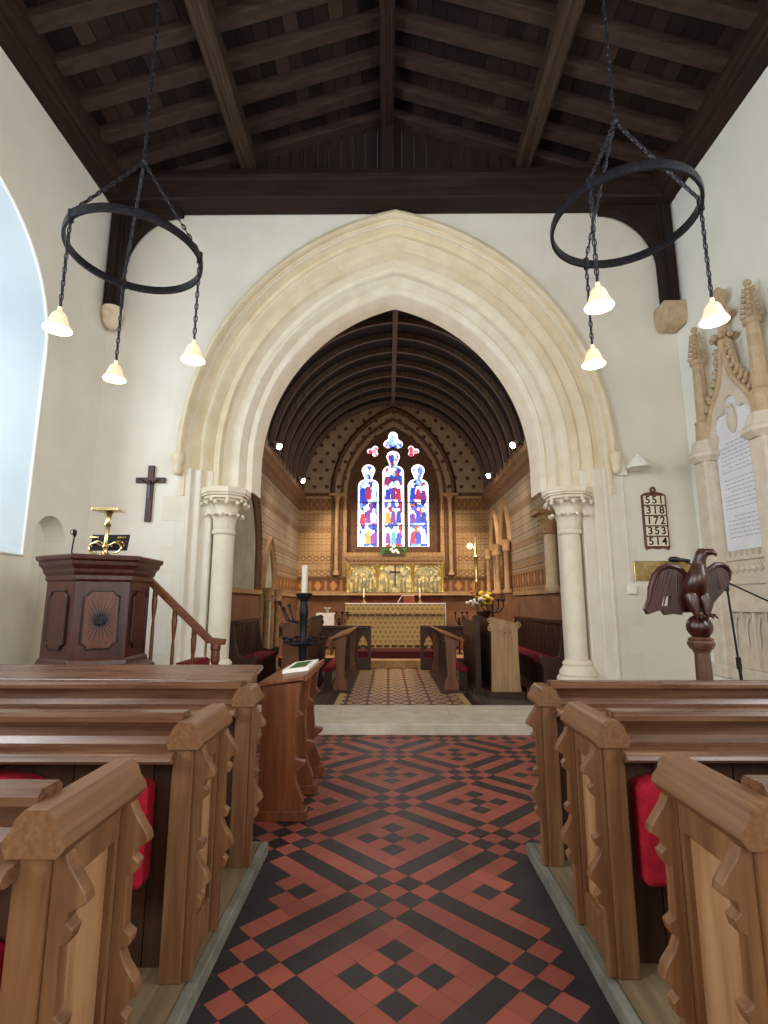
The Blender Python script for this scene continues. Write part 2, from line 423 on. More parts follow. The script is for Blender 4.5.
# ------------------------------------------------------------------ nave floor (tiles laid diamondwise)
def nave_floor():
    bm = bmn()
    tone = bm.loops.layers.float_color.new('tone') if False else None
    base = [(-4.22,4.3,YBACK,6.3)]
    px, py = .163, .158
    verts = {}
    def isred(i, j):
        a = (i+1) % 8; b = (j+1) % 8       # node 3x3 where a<3 and b<3
        if a < 3 and b < 3: return (a == 1) == (b == 1)
        if a < 3: return a == 1
        if b < 3: return b == 1
        a -= 3; b -= 3                     # 5x5 block with a quincunx at its heart
        if 1 <= a <= 3 and 1 <= b <= 3: return not ((a == 2 and b == 2) or (a != 2 and b != 2))
        return True
    oy, ox = 3.05, .03
    tones = []
    for i in range(-64, 40):
        for j in range(-64, 40):
            cx = ox + (i-j)*px/2; cy = oy + (i+j+0)*py/2
            if not (-4.3 < cx < 4.4 and .6 < cy < 6.42): continue
            near = cy < 3.52
            if near and not (-.78 < cx < .88): continue
            red = isred(i, j)
            if near and (cx < -.63 or cx > .715): red = False
            g = .494
            q = [(cx, cy-py*g), (cx+px*g, cy), (cx, cy+py*g), (cx-px*g, cy)]
            f = bm.faces.new([bm.verts.new((x, y, 0)) for x, y in q])
            f.material_index = 0 if red else 1
    x0, x1, y1 = -4.22, 4.3, 6.36
    for co_, no in (((0,y1,0),(0,1,0)), ((x0,0,0),(-1,0,0)), ((x1,0,0),(1,0,0))):
        bmesh.ops.bisect_plane(bm, geom=bm.verts[:]+bm.edges[:]+bm.faces[:], plane_co=co_, plane_no=no, clear_outer=True)
    bmesh.ops.recalc_face_normals(bm, faces=bm.faces)
    for f in bm.faces:
        if f.normal.z < 0: f.normal_flip()
    me = bpy.data.meshes.new('tiles'); bm.to_mesh(me); bm.free()
    at = me.attributes.new('tone', 'FLOAT', 'FACE')
    rnd = random.Random(3)
    for k in range(len(me.polygons)): at.data[k].value = rnd.random()
    me.materials.append(MT['tile_red']); me.materials.append(MT['tile_blk'])
    bm = bmn(); box(bm, XL-.8, XR+.8, YBACK, 6.4, -.2, -.0015)
    fl = obj('floor', bm, 'grout', kind='structure')
    t = bpy.data.objects.new('floor_tiles', me); C.objects.link(t); t.parent = fl; t['kind'] = 'structure'
nave_floor()
bm = bmn(); box(bm, XL-.8, XR+.8, 6.36, 7.5, -.2, .12)
obj('trim_1', bm, 'step', kind='structure', bevel=.012)
bm = bmn()
for x in (-1.9, -.62, .78, 2.1): box(bm, x-.004, x+.004, 6.36, 7.5, .118, .1212)
obj('trim_2', bm, 'stone_dk', kind='structure')
bm = bmn(); box(bm, CL-.4, CR+.4, 7.5, YE, -.2, .12)
obj('floor_chancel', bm, 'encaustic', kind='structure')
bm = bmn(); box(bm, CL-.1, CR+.1, 11.5, YE, .12, .29)
box(bm, -.9, 1.3, 11.9, YE, .29, .42)
obj('floor_sanctuary', bm, 'tan', kind='structure', bevel=.01)
bm = bmn(); box(bm, -.75, 1.15, 11.87, 12.7, .42, .445); box(bm, -.75, 1.15, 11.86, 11.9, .3, .445)
tag(obj('altar_carpet', bm, 'carpet'), 'dark red carpet lying on the step before the altar', 'carpet')

# ------------------------------------------------------------------ nave walls
def arc(cy, cz, r, n=24, a0=0, a1=pi): return [(cy+r*cos(a0+(a1-a0)*i/n), cz+r*sin(a0+(a1-a0)*i/n)) for i in range(n+1)]
WZ = 7.9
def side_wall(name, xin, xout, holes, m):
    bm = bmn()
    plate(bm, [(YBACK, 0), (YB, 0), (YB, WZ), (YBACK, WZ)], holes, 'x', xin, xin + (.05 if xout > xin else -.05))
    return obj(name, bm, m, kind='structure')
def win_loop(c, hw, sill, spring): return [(c+hw, sill)] + arc(c, spring, hw) + [(c-hw, sill)]
W1 = (4.32, 1.64, 2.04, 4.55)
W2 = (-.6, 1.5, 2.04, 4.55)
niche = [(6.72, .2)] + arc(6.42, 2.28, .30, 14) + [(6.12, .2)]
side_wall('wall_left', XL, XL-.8, [win_loop(*W1), win_loop(*W2), niche], 'plaster')
side_wall('wall_right', XR, XR+.8, [win_loop(1.6, 1.4, 2.04, 4.55), win_loop(-3.2, 1.4, 2.04, 4.55)], 'plaster_r')
def window(n, x, sgn, c, hw, sill, spring, pane='pane_w'):
    bm = bmn(); d = .62*sgn
    o = win_loop(c, hw, sill, spring); i = win_loop(c, hw*.52, sill+.5, spring+.1)
    strip(bm, [[(x, p[0], p[1]) for p in o], [(x+d, p[0], p[1]) for p in i]], close=True)
    w = obj('window_%d' % n, bm, 'reveal', smooth=30, kind='structure')
    bm = bmn(); bm.faces.new([bm.verts.new((x+d, p[0], p[1])) for p in i])
    obj('pane', bm, pane, w)
    bm = bmn()
    for k in (-1/3, 1/3): box(bm, x+d-.03, x+d+.03, c+k*hw*.52-.03, c+k*hw*.52+.03, sill+.5, spring+.5)
    obj('mullion', bm, 'stone', w)
    # moulded edge of the splay
    bm = bmn(); tube(bm, [(x-sgn*.0, p[0], p[1]) for p in o], .022, 8, True)
    obj('edge_moulding', bm, 'plaster', w, smooth=60)
window(1, XL, -1, *W1)
window(2, XL, -1, *W2)
window(3, XR, 1, 1.6, 1.4, 2.04, 4.55)
window(4, XR, 1, -3.2, 1.4, 2.04, 4.55)
bm = bmn()   # arched recess behind the pulpit
strip(bm, [[(XL-.05, p[0], p[1]) for p in niche], [(XL-.28, p[0], p[1]) for p in niche]], close=True)
bm.faces.new([bm.verts.new((XL-.28, p[0], p[1])) for p in niche])
obj('door_1', bm, 'plaster', kind='structure')
bm = bmn(); box(bm, XL-.7, XR+.7, YBACK-.2, YBACK, 0, 10)
obj('wall_back', bm, 'plaster', kind='structure')
# arch wall
ZSP = 3.6
rise = lambda a: 2.76 + (a-2.13)*1.13
bm = bmn()
hole = arch_pts(AX, ZSP, 2.98, rise(2.98), 30)
pts = [(XL-.3, 0), (hole[0][0], 0)] + hole + [(hole[-1][0], 0), (XR+.3, 0), (XR+.3, 9.4), (XL-.3, 9.4)]
prism(bm, pts, 'y', YW, YB)
obj('wall_front', bm, 'plaster', kind='structure')

# ------------------------------------------------------------------ chancel arch
ca = thing('chancel_arch', 'tall pointed chancel arch of cream limestone with moulded orders, framing the chancel', 'arch', (AX, YW, 0))
def sweep_part(name, prof, m, foot=None, z0=ZSP, sm=50):
    bm = bmn(); arch_sweep(bm, AX, z0, [(2.13+o, y) for o, y in prof], rise, foot=foot); return obj(name, bm, m, ca, smooth=sm)
# inner order carried by the columns
sweep_part('inner_order', [(.0, 8.02), (.0, 7.60), (.025, 7.56), (.10, 7.55), (.13, 7.58), (.16, 7.50), (.20, 7.46), (.25, 7.47), (.29, 7.52), (.36, 7.52), (.40, 7.44), (.42, 7.40)], 'stone_hi', 3.12)
sweep_part('outer_order', [(.42, 7.42), (.46, 7.36), (.54, 7.36), (.56, 7.40), (.62, 7.36), (.66, 7.28), (.70, 7.27), (.74, 7.32), (.80, 7.32), (.86, 7.20), (.88, 7.17), (.92, 7.17)], 'stone', 3.0)
bm = bmn(); arch_sweep(bm, AX, ZSP, [(2.13+o, y) for o, y in ((.90, 7.2), (.90, 7.10), (.93, 7.07), (.98, 7.08), (1.02, 7.14), (1.03, 7.2))], rise)
obj('hood_mould', bm, 'stone', ca, smooth=50)
for sx in (-1, 1):
    bm = bmn(); x = AX+sx*(2.13+.965)
    lathe(bm, [(.02, -.30), (.05, -.28), (.07, -.22), (.06, -.16), (.085, -.10), (.09, -.02), (.07, .02)], (x, 7.12, 3.58), 12)
    obj('hood_stop', bm, 'stone', ca, smooth=50)
    # jamb behind each column and quoins running into the plaster
    bm = bmn(); xa, xb = AX+sx*2.50, AX+sx*2.98
    box(bm, min(xa, xb), max(xa, xb), 7.5, 8.02, 0, 3.12)
    for xq, yq in ((2.66, 7.34), (2.80, 7.25), (2.92, 7.18)): xa = AX+sx*xq; box(bm, min(xa, xb), max(xa, xb), yq, 7.6, 0, 3.4)
    obj('jamb', bm, 'jamb', ca, bevel=.02)
    for k in range(9):
        z = .12+k*.36; wd = .34 if k % 2 else .16
        xa, xb = AX+sx*2.96, AX+sx*(2.96+wd)
        bm = bmn(); box(bm, min(xa, xb), max(xa, xb), YW-.006, YW+.05, z, z+.355); obj('quoin', bm, 'jamb', ca)

def leaf(bm, base, d, up_, w, h, curl):
    """one curled acanthus leaf"""
    b = Vector(base); d = Vector(d).normalized(); s = d.cross(Vector((0,0,1))).normalized()
    rows = []
    for i in range(6):
        t = i/5; p = b + Vector((0,0,h))*sin(t*1.9)/1.0 + d*(curl*t**2.2)
        ww = w*(1-.75*abs(t-.35)**1.3)*(.35 if t == 1 else 1)
        rows.append([tuple(p - s*ww - d*.008), tuple(p + d*.015), tuple(p + s*ww - d*.008)])
    strip(bm, rows); strip(bm, [[tuple(Vector(q)-d*.02) for q in r] for r in rows])
def column(sx, label):
    x, y = AX+sx*2.50, 7.45
    t = thing('stone_column', label, 'column', (x, y, .12))
    bm = bmn(); lathe(bm, [(.142, .70), (.138, 2.50)], (x, y, 0), 28); obj('shaft', bm, 'stone_hi', t, smooth=40)
    bm = bmn()
    lathe(bm, [(.138, 2.46), (.165, 2.48), (.17, 2.51), (.155, 2.54), (.145, 2.55), (.155, 2.66), (.185, 2.83), (.24, 2.97), (.25, 2.98)], (x, y, 0), 28)
    for k in range(13):
        a = 2*pi*k/13
        leaf(bm, (x+.145*cos(a), y+.145*sin(a), 2.55), (cos(a), sin(a), 0), 0, .052, .20, .13); ball(bm, (x+.265*cos(a), y+.265*sin(a), 2.735), .028, 7, 5)
        a += pi/13
        leaf(bm, (x+.16*cos(a), y+.16*sin(a), 2.68), (cos(a), sin(a), 0), 0, .06, .25, .18); ball(bm, (x+.325*cos(a), y+.325*sin(a), 2.90), .032, 7, 5)
    for k in range(8):
        a = 2*pi*k/8+pi/8; ball(bm, (x+.29*cos(a), y+.29*sin(a), 2.945), .03, 8, 6)
    obj('capital', bm, 'stone_hi', t, smooth=60)
    bm = bmn()
    for w, z0, z1 in ((.29, 2.97, 3.01), (.325, 3.01, 3.04), (.345, 3.04, 3.125)): 
        lathe(bm, [(w*1.06, z0), (w*1.06, z1)], (x, y, 0), 8, pi/8)
    obj('abacus', bm, 'stone_hi', t, bevel=.01)
    bm = bmn()
    lathe(bm, [(.142, .74), (.18, .72), (.21, .68), (.195, .65), (.22, .62), (.25, .58), (.255, .54), (.23, .51)], (x, y, 0), 28)
    lathe(bm, [(.29, .12), (.29, .48), (.27, .52)], (x, y, 0), 8, pi/8)
    obj('base', bm, 'stone_hi', t, smooth=40)
column(-1, 'cream stone column with leafy capital on the left side of the chancel arch, behind the pulpit rail')
column(1, 'cream stone column with leafy capital on the right side of the chancel arch')

# ------------------------------------------------------------------ nave roof
ZP, ZR = 7.62, 9.05            # boarding heights at the walls and at the ridge
XM = .0
def zroof(x): return ZR+.12 - abs(x-XM)*(ZR-ZP)/4.26
bm = bmn()
for s in (-1, 1):
    xe = XL-.3 if s < 0 else XR+.3
    A_ = [(XM, zroof(XM)), (xe, zroof(xe)), (xe, zroof(xe)+.12), (XM, zroof(XM)+.12)]
    prism(bm, A_, 'y', YBACK, YW)
k = NB('roof_boards'); A_ = k.M
x, y, z = k.xyz()
cell = k.n('TexWhiteNoise', noise_dimensions='2D'); cv = k.n('CombineXYZ')
k.put(cv.inputs[0], A_('FLOOR', A_('DIVIDE', x, .19))); k.put(cv.inputs[1], A_('FLOOR', A_('DIVIDE', y, .47))); k.t.links.new(cv.outputs[0], cell.inputs[0])
cc = k.ramp(cell.outputs[0], [(0, '#1c1413'), (.5, '#2b1f1c'), (.85, '#3c2d28'), (1, '#4e3c33')])
cc = k.mix(A_('MULTIPLY', k.noise(k.coords((3, 20, 3)), 1, 5), .6), cc, '#20140f')
cc = k.mix(A_('LESS_THAN', A_('FRACT', A_('DIVIDE', x, .19)), .06), cc, '#0e0806')
MT['boards'] = k.fin(cc, .8, spec=.15)
ceil = obj('ceiling', bm, 'boards', kind='structure')
ry = [7.02-.47*i for i in range(26)]
for yy in ry:
    for s in (-1, 1):
        bm = bmn()
        xe = XL if s < 0 else XR
        a, b = (XM+s*.06, zroof(XM+s*.06)-.07), (xe, zroof(xe)-.07)
        loft(bm, [[(p[0], yy-.085, p[1]-.075), (p[0], yy+.085, p[1]-.075), (p[0], yy+.085, p[1]+.075), (p[0], yy-.085, p[1]+.075)] for p in (a, b)])
        obj('rafter', bm, 'rafter', ceil, bevel=.008)
def purlin(name, x, w, h, zoff, label, m='purlin'):
    z = zroof(x)-zoff
    bm = bmn()
    pr_ = [(-w/2, -h/2+.04), (-w/2+.04, -h/2), (-w/6, -h/2), (-w/6+.015, -h/2+.02), (w/6-.015, -h/2+.02), (w/6, -h/2), (w/2-.04, -h/2), (w/2, -h/2+.04), (w/2, h/2), (-w/2, h/2)]
    prism(bm, [(x+a, z+b) for a, b in pr_], 'y', YBACK, 7.05)
    return tag(obj(name, bm, m), label, 'roof beam')
purlin('roof_purlin', -2.15, .24, .26, .24, 'brown oak roof purlin running lengthwise on the left slope of the nave roof')
purlin('roof_purlin', 2.10, .24, .26, .24, 'brown oak roof purlin running lengthwise on the right slope of the nave roof')
purlin('ridge_beam', XM, .20, .30, .26, 'dark oak ridge beam along the centre of the nave roof', 'beam_y')
for sx, lab in ((-1, 'heavy dark oak wall plate along the top of the left nave wall'), (1, 'heavy dark oak wall plate along the top of the right nave wall')):
    bm = bmn(); xe = XL if sx < 0 else XR
    p = [(0, 7.50), (-.20, 7.50), (-.22, 7.53), (-.22, 7.60), (-.26, 7.64), (-.34, 7.66), (-.34, 7.84), (0, 7.84)]
    prism(bm, [(xe + sx*u, z-.02) for u, z in p], 'y', YBACK, 7.18)
    tag(obj('wall_plate', bm, 'beam_y'), lab, 'roof beam')
bm = bmn()
prism(bm, [(6.86, 7.47), (6.84, 7.50), (6.84, 7.78), (6.81, 7.80), (6.81, 7.86), (6.86, 7.90), (6.90, 8.02), (7.18, 8.02), (7.18, 7.47)], 'x', XL, XR)
tb = tag(obj('tie_beam', bm, 'beam_x'), 'long dark oak tie beam spanning the nave above the chancel arch', 'roof beam')
bm = bmn(); box(bm, XM-.10, XM+.10, 6.88, 7.08, 8.02, 8.95)
obj('king_post', bm, 'beam_z', tb, bevel=.01)
bm = bmn()   # vertical boarding of the gable above the tie beam
n = 44
for i in range(n):
    x0 = XL+(XR-XL)*i/n; x1 = XL+(XR-XL)*(i+1)/n-.012
    prism(bm, [(x0, 8.0), (x1, 8.0), (x1, zroof(x1)-.02), (x0, zroof(x0)-.02)], 'y', 7.10, 7.15)
obj('gable_boarding', bm, 'beam_z', tb)
for sx in (-1, 1):
    xe = XL if sx < 0 else XR
    side = 'left' if sx < 0 else 'right'
    t = thing('wall_post', 'dark oak wall post with curved brace under the %s end of the tie beam' % side, 'roof post', (xe-sx*.12, 7.05, 5.80))
    bm = bmn(); w0, w1 = xe-sx*.02, xe-sx*.22
    box(bm, min(w0, w1), max(w0, w1), 6.98, 7.19, 5.80, 7.48)
    x3 = xe-sx*.12; box(bm, x3-.05, x3+.05, 6.945, 6.99, 5.82, 7.46)
    obj('post', bm, 'beam_z', t, bevel=.012)
    bm = bmn(); c = [(xe-sx*.20, 6.45), (xe-sx*.20, 7.48), (xe-sx*1.05, 7.48)]
    cv = [(xe-sx*(.22+.83*(1-cos(q*pi/2/12))**1.0), 6.45+.95*sin(q*pi/2/12)) for q in range(12, -1, -1)]
    prism(bm, c + cv, 'y', 7.02, 7.17)
    obj('brace', bm, 'beam_z', t)
    bm = bmn()
    if sx < 0:
        lathe(bm, [(.03, -.32), (.09, -.28), (.13, -.18), (.15, -.06), (.15, 0)], (xe-sx*.14, 7.06, 5.80), 14)
        ball(bm, (xe-sx*.14, 6.93, 5.66), .07, 10, 8)
        tag(obj('stone_corbel', bm, 'stone', smooth=40), 'small carved stone corbel under the left wall post', 'corbel')
    else:
        a = .17; cx_ = xe-sx*.15
        loft(bm, [[(cx_-r, 7.05-r, z), (cx_+r, 7.05-r, z), (cx_+r, 7.19, z), (cx_-r, 7.19, z)] for r, z in ((.09, 5.44), (.14, 5.47), (a, 5.56), (a, 5.80))])
        tag(obj('stone_corbel', bm, 'stone_dk', bevel=.012), 'plain squared stone corbel under the right wall post', 'corbel')

# ------------------------------------------------------------------ chancel shell
for nm, x0, x1 in (('wall_chancel_left', CL-.15, CL), ('wall_chancel_right', CR, CR+.15)):
    bm = bmn(); box(bm, x0, x1, YB, YE+.2, 0, 4.45); obj(nm, bm, 'wall_s', kind='structure')
CXC = (CL+CR)/2; HC = (CR-CL)/2
ZS, RV = 4.42, 2.72
vpts = arch_pts(CXC, ZS, HC, RV, 20)
# light openings of the east window (x, z)
def lancet(cx, hw, z0, zt):
    body = zt-.42
    L = [(cx-hw, z0), (cx-hw, body-.22)] + [(cx-hw+ (hw-.10)*(1-cos(q*pi/2/6)), body-.22+.20*sin(q*pi/2/6)) for q in range(1, 7)]
    top = [(cx+.19*cos(a), zt-.18+.18*sin(a)) for a in [pi+.55-(pi+1.1)*q/14 for q in range(15)]]
    Rr = [(2*cx-u, z) for u, z in reversed(L)]
    return L + top + Rr
def foil(cx, cz, r, d, n=3, rot=pi/2):
    pts = []
    for k in range(n):
        a = rot - 2*pi*k/n; c = (cx+d*cos(a), cz+d*sin(a))
        for q in range(11):
            b = a + 1.9 - 3.8*q/10
            pts.append((c[0]+r*cos(b), c[1]+r*sin(b)))
    return pts
EX = .15
LIGHTS = [lancet(EX-.70, .29, 3.03, 5.38), lancet(EX, .30, 3.03, 5.78), lancet(EX+.70, .29, 3.03, 5.38)]
FOILS = [foil(EX, 6.05, .135, .165), foil(EX-.56, 5.76, .085, .10, 3, pi), foil(EX+.56, 5.76, .085, .10, 3, 0)]
wo = arch_pts(EX, 4.45, 1.28, 2.0, 18)
wout = [(wo[0][0], 2.85)] + wo + [(wo[-1][0], 2.85)]
bm = bmn()
plate(bm, [(CL-.1, 0), (CR+.1, 0), (CR+.1, ZS)] + [(u, z+.05) for u, z in reversed(vpts)] + [(CL-.1, ZS)], [wout], 'y', YE, YE+.1)
obj('wall_east', bm, 'wall_e', kind='structure')
bm = bmn(); plate(bm, wout, LIGHTS+FOILS, 'y', YE+.16, YE+.30)
we = obj('window_5', bm, 'brownstone', kind='structure')
wz = [('stained_glass', LIGHTS[0], 'sg1'), ('stained_glass', LIGHTS[1], 'sg2'), ('stained_glass', LIGHTS[2], 'sg3'), ('stained_glass', FOILS[0], 'sg_b'), ('stained_glass', FOILS[1], 'sg_r'), ('stained_glass', FOILS[2], 'sg_r')]
for nm, loop, m in wz:
    bm = bmn()
    cu = sum(p[0] for p in loop)/len(loop); cz = sum(p[1] for p in loop)/len(loop)
    tr = geometry.tessellate_polygon([[Vector((p[0], p[1], 0)) for p in loop]])
    vs = [bm.verts.new((p[0], YE+.26, p[1])) for p in loop]
    for t3 in tr: bm.faces.new([vs[i] for i in t3])
    g = obj(nm, bm, m, we)
    # pale border strip of plain glass inside each light
    bm = bmn(); th = .045 if len(loop) > 40 or loop in LIGHTS else .02
    inner = []
    n = len(loop)
    for i in range(n):
        a = Vector(loop[i-1]); b = Vector(loop[i]); c = Vector(loop[(i+1) % n])
        t = (c-a).normalized(); nn = Vector((t.y, -t.x)); inner.append(tuple(b + nn*th*.9))
    strip(bm, [[(p[0], YE+.25, p[1]) for p in loop], [(p[0], YE+.25, p[1]) for p in inner]], close=True)
    obj('glass_border', bm, 'glass_w', we)
bm = bmn()
for k, lx in enumerate((EX-.70, EX, EX+.70)):
    for z in (3.62, 4.28): box(bm, lx-.29, lx+.29, YE+.235, YE+.255, z-.012, z+.012)
obj('saddle_bars', bm, 'brownstone', we)
for k, (lx, zt, m) in enumerate(((EX-.70, 5.38, 0), (EX, 5.78, 1), (EX+.70, 5.38, 2))):   # pictured figures in coloured glass
    for j, z0 in enumerate((3.1, 3.68, 4.34)):
        bm = bmn(); rr = random.Random(k*10+j)
        for q in range(3):
            fx = lx + (q-1)*.15; h = .36 + rr.random()*.1
            if q == 1: h += .04
            loop = [(fx-.075, z0+.02), (fx+.075, z0+.02), (fx+.06, z0+h*.6), (fx+.03, z0+h*.8), (fx-.03, z0+h*.8), (fx-.06, z0+h*.6)]
            f = bm.faces.new([bm.verts.new((p[0], YE+.245, p[1])) for p in loop]); f.material_index = (q+j+k) % 3
            f = bm.faces.new([bm.verts.new((fx+.035*cos(a*pi/4), YE+.245, z0+h*.88+.04*sin(a*pi/4))) for a in range(8)]); f.material_index = 3
        fig_m = [glow('glass_%d_%d_%d' % (k, j, q), c, c, 1.0) for q, c in enumerate(rr.sample(['#b0243c', '#2438b4', '#e8eefc', '#6c2c86', '#d88a2c', '#3c8f9c', '#1c2a8c'], 3))] + [MT['glass_w']]
        obj('figure_glass', bm, fig_m, we)
# moulded reveal, hood and nook shafts of the east window
bm = bmn()
arch_sweep(bm, EX, 4.45, [(1.28, YE+.2), (1.28, YE+.06), (1.32, YE), (1.36, YE+.03), (1.40, YE-.02), (1.46, YE-.02), (1.48, YE+.02)], lambda a: 2.0+(a-1.28)*1.3, n=18, foot=2.85)
obj('reveal_moulding', bm, 'brownstone', we, smooth=50)
bm = bmn(); arch_sweep(bm, EX, 4.45, [(1.29, YE+.06), (1.31, YE-.01), (1.34, YE-.01), (1.345, YE+.02)], lambda a: 2.0+(a-1.28)*1.3, n=18, foot=2.85)
obj('roll_moulding', bm, 'tan', we, smooth=50)
bm = bmn(); arch_sweep(bm, EX, 4.45, [(1.62, YE), (1.62, YE-.09), (1.68, YE-.11), (1.74, YE-.06), (1.75, YE)], lambda a: 2.0+(a-1.28)*1.25, n=18)
obj('hood_mould', bm, 'brownstone', we, smooth=50)
for s in (-1, 1):
    bm = bmn(); x = EX+s*1.55
    lathe(bm, [(.055, 2.35), (.055, 4.22), (.07, 4.24), (.06, 4.26), (.075, 4.32), (.11, 4.38), (.12, 4.40)], (x, YE-.06, 0), 14)
    box(bm, x-.22, x+.22, YE-.16, YE, 4.40, 4.47); lathe(bm, [(.09, 2.24), (.08, 2.30), (.055, 2.37)], (x, YE-.06, 0), 14)
    obj('nook_shaft', bm, 'tan', we, smooth=40)
    bm = bmn(); box(bm, x-.15, x-.075, YE-.03, YE, 2.24, 4.40); box(bm, x+.075, x+.15, YE-.03, YE, 2.24, 4.40)
    obj('jamb_strip', bm, 'brownstone', we)
bm = bmn(); prism(bm, [(YE+.2, 2.86), (YE-.05, 2.74), (YE-.05, 2.68), (YE+.2, 2.68)], 'x', EX-1.3, EX+1.3)
obj('window_sill', bm, 'tan_d', we)
# string courses of the chancel
for nm, x0, x1, y0, y1, z0, z1, m in (('trim_3', CL, CR, YE-.07, YE, 1.70, 1.78, 'tan'), ('trim_4', CL, CR, YE-.04, YE, 2.14, 2.19, 'brownstone'), ('trim_5', CL, EX-1.70, YE-.05, YE, 4.42, 4.50, 'brownstone'), ('trim_10', EX+1.70, CR, YE-.05, YE, 4.42, 4.50, 'brownstone'),
        ('trim_6', CL, CL+.05, YB, YE, 1.66, 1.74, 'tan'), ('trim_7', CR-.05, CR, YB, 11.4, 1.66, 1.74, 'tan')):
    bm = bmn(); box(bm, x0, x1, y0, y1, z0, z1); obj(nm, bm, m, kind='structure')
for nm, x, s in (('trim_8', CL, 1), ('trim_9', CR, -1)):   # cornices with battlements
    bm = bmn()
    prism(bm, [(x, 4.22), (x+s*.06, 4.26), (x+s*.10, 4.32), (x+s*.16, 4.36), (x+s*.16, 4.46), (x, 4.46)], 'y', YB, YE)
    for i in range(14): 
        y = YB+.1+i*.435; a, b = x, x+s*.15; box(bm, min(a, b), max(a, b), y, y+.2, 4.46, 4.56)
    obj(nm, bm, 'tan_d', kind='structure')
# pointed barrel vault with ribs
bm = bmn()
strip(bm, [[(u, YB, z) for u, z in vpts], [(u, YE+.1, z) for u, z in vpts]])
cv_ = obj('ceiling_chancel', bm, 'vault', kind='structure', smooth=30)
for i in range(10):
    y = 8.35+i*.62
    bm = bmn(); V = arch_pts(CXC, ZS, HC-.002, RV-.002, 18); W = arch_pts(CXC, ZS, HC-.12, RV-.12, 18)
    loft(bm, [[(a[0], y-.035, a[1]), (a[0], y+.035, a[1]), (b[0], y+.035, b[1]), (b[0], y-.035, b[1])] for a, b in zip(V, W)])
    obj('rib', bm, 'rib', cv_)
bm = bmn(); box(bm, CXC-.05, CXC+.05, YB, YE, ZS+RV-.14, ZS+RV-.02); obj('ridge_rib', bm, 'rib', cv_)
# arches of the side walls
def clip_y(bm): bmesh.ops.bisect_plane(bm, geom=bm.verts[:]+bm.edges[:]+bm.faces[:], plane_co=(0, 8.03, 0), plane_no=(0, -1, 0), clear_outer=True)
def wall_arch(name, label, x, s, cy, z0, hw, rise_, foot, band, inner_m, frame_m, shaft=False, mfoot=None):
    t = thing(name, label, 'arch', (x, cy, foot))
    bm = bmn(); lp = arch_pts(cy, z0, hw, rise_, 14); lp = [(lp[0][0], foot)] + lp + [(lp[-1][0], foot)]
    bm.faces.new([bm.verts.new((x+s*.012, u, min(z, 4.2))) for u, z in lp]); clip_y(bm); obj('recess', bm, inner_m, t)
    bm = bmn(); arch_sweep(bm, cy, z0, [(hw-.06, x+s*.015), (hw-.05, x+s*.05), (hw, x+s*.07), (hw+.02, x+s*.05), (hw+band-.03, x+s*.05), (hw+band, x+s*.08), (hw+band+.03, x+s*.005)], lambda a: rise_+(a-hw)*1.2, n=14, foot=(z0 if mfoot is None else mfoot), axis='x'); clip_y(bm)
    obj('moulding', bm, frame_m, t, smooth=50)
    if shaft:
        for e in (-1, 1):
            bm = bmn(); lathe(bm, [(.10, foot), (.10, foot+.06), (.055, foot+.1), (.05, z0-.25), (.085, z0-.2), (.075, z0-.18), (.10, z0-.02), (.11, z0+.04)], (x+s*.12, cy+e*(hw+band*.5), 0), 12)
            obj('shaft', bm, frame_m, t, smooth=50)
    return t
MT['organ_plaster'] = speckle('green_grey_plaster', '#8f8a76', '#a8a28c', 3, .85)
wall_arch('organ_arch', 'wide pointed arch with patterned border and pale infill on the left chancel wall', CL, 1, 8.0, 2.3, 1.58, 1.55, 1.74, .20, 'organ_plaster', 'brownstone', False, 1.74)
wall_arch('doorway_arch', 'narrow pointed stone doorway arch on the left chancel wall nearer the altar', CL, 1, 10.62, 1.75, .42, .90, .12, .16, 'organ_plaster', 'tan_d', True, .3)
wall_arch('sedilia_arch', 'pointed blind arch on shafts on the right chancel wall, nearer the east end', CR, -1, 13.25, 2.85, .40, .95, 1.72, .10, 'brownstone', 'tan', True)
wall_arch('sedilia_arch', 'pointed blind arch on shafts on the right chancel wall, farther from the east end', CR, -1, 12.05, 2.85, .40, .95, 1.72, .10, 'brownstone', 'tan', True)
t = thing('wall_shaft', 'pinkish stone wall shaft with leafy capital on the right chancel wall just past the column', 'pilaster', (CR-.12, 8.45, 1.66))
bm = bmn(); lathe(bm, [(.08, 1.66), (.12, 1.70), (.13, 1.76), (.11, 1.79), (.10, 2.60)], (CR-.1, 8.45, 0), 14); obj('shaft', bm, 'stone_dk', t, smooth=40)
bm = bmn(); lathe(bm, [(.10, 2.60), (.12, 2.62), (.11, 2.66), (.15, 2.80), (.20, 2.90), (.21, 2.93)], (CR-.1, 8.45, 0), 14)
for q in range(7):
    a = pi/2+pi*q/6; leaf(bm, (CR-.1+.11*cos(a), 8.45+.11*sin(a), 2.66), (cos(a), sin(a), 0), 0, .045, .18, .10)
box(bm, CR-.36, CR, 8.23, 8.67, 2.92, 2.99); obj('capital', bm, 'tan', t, smooth=50)
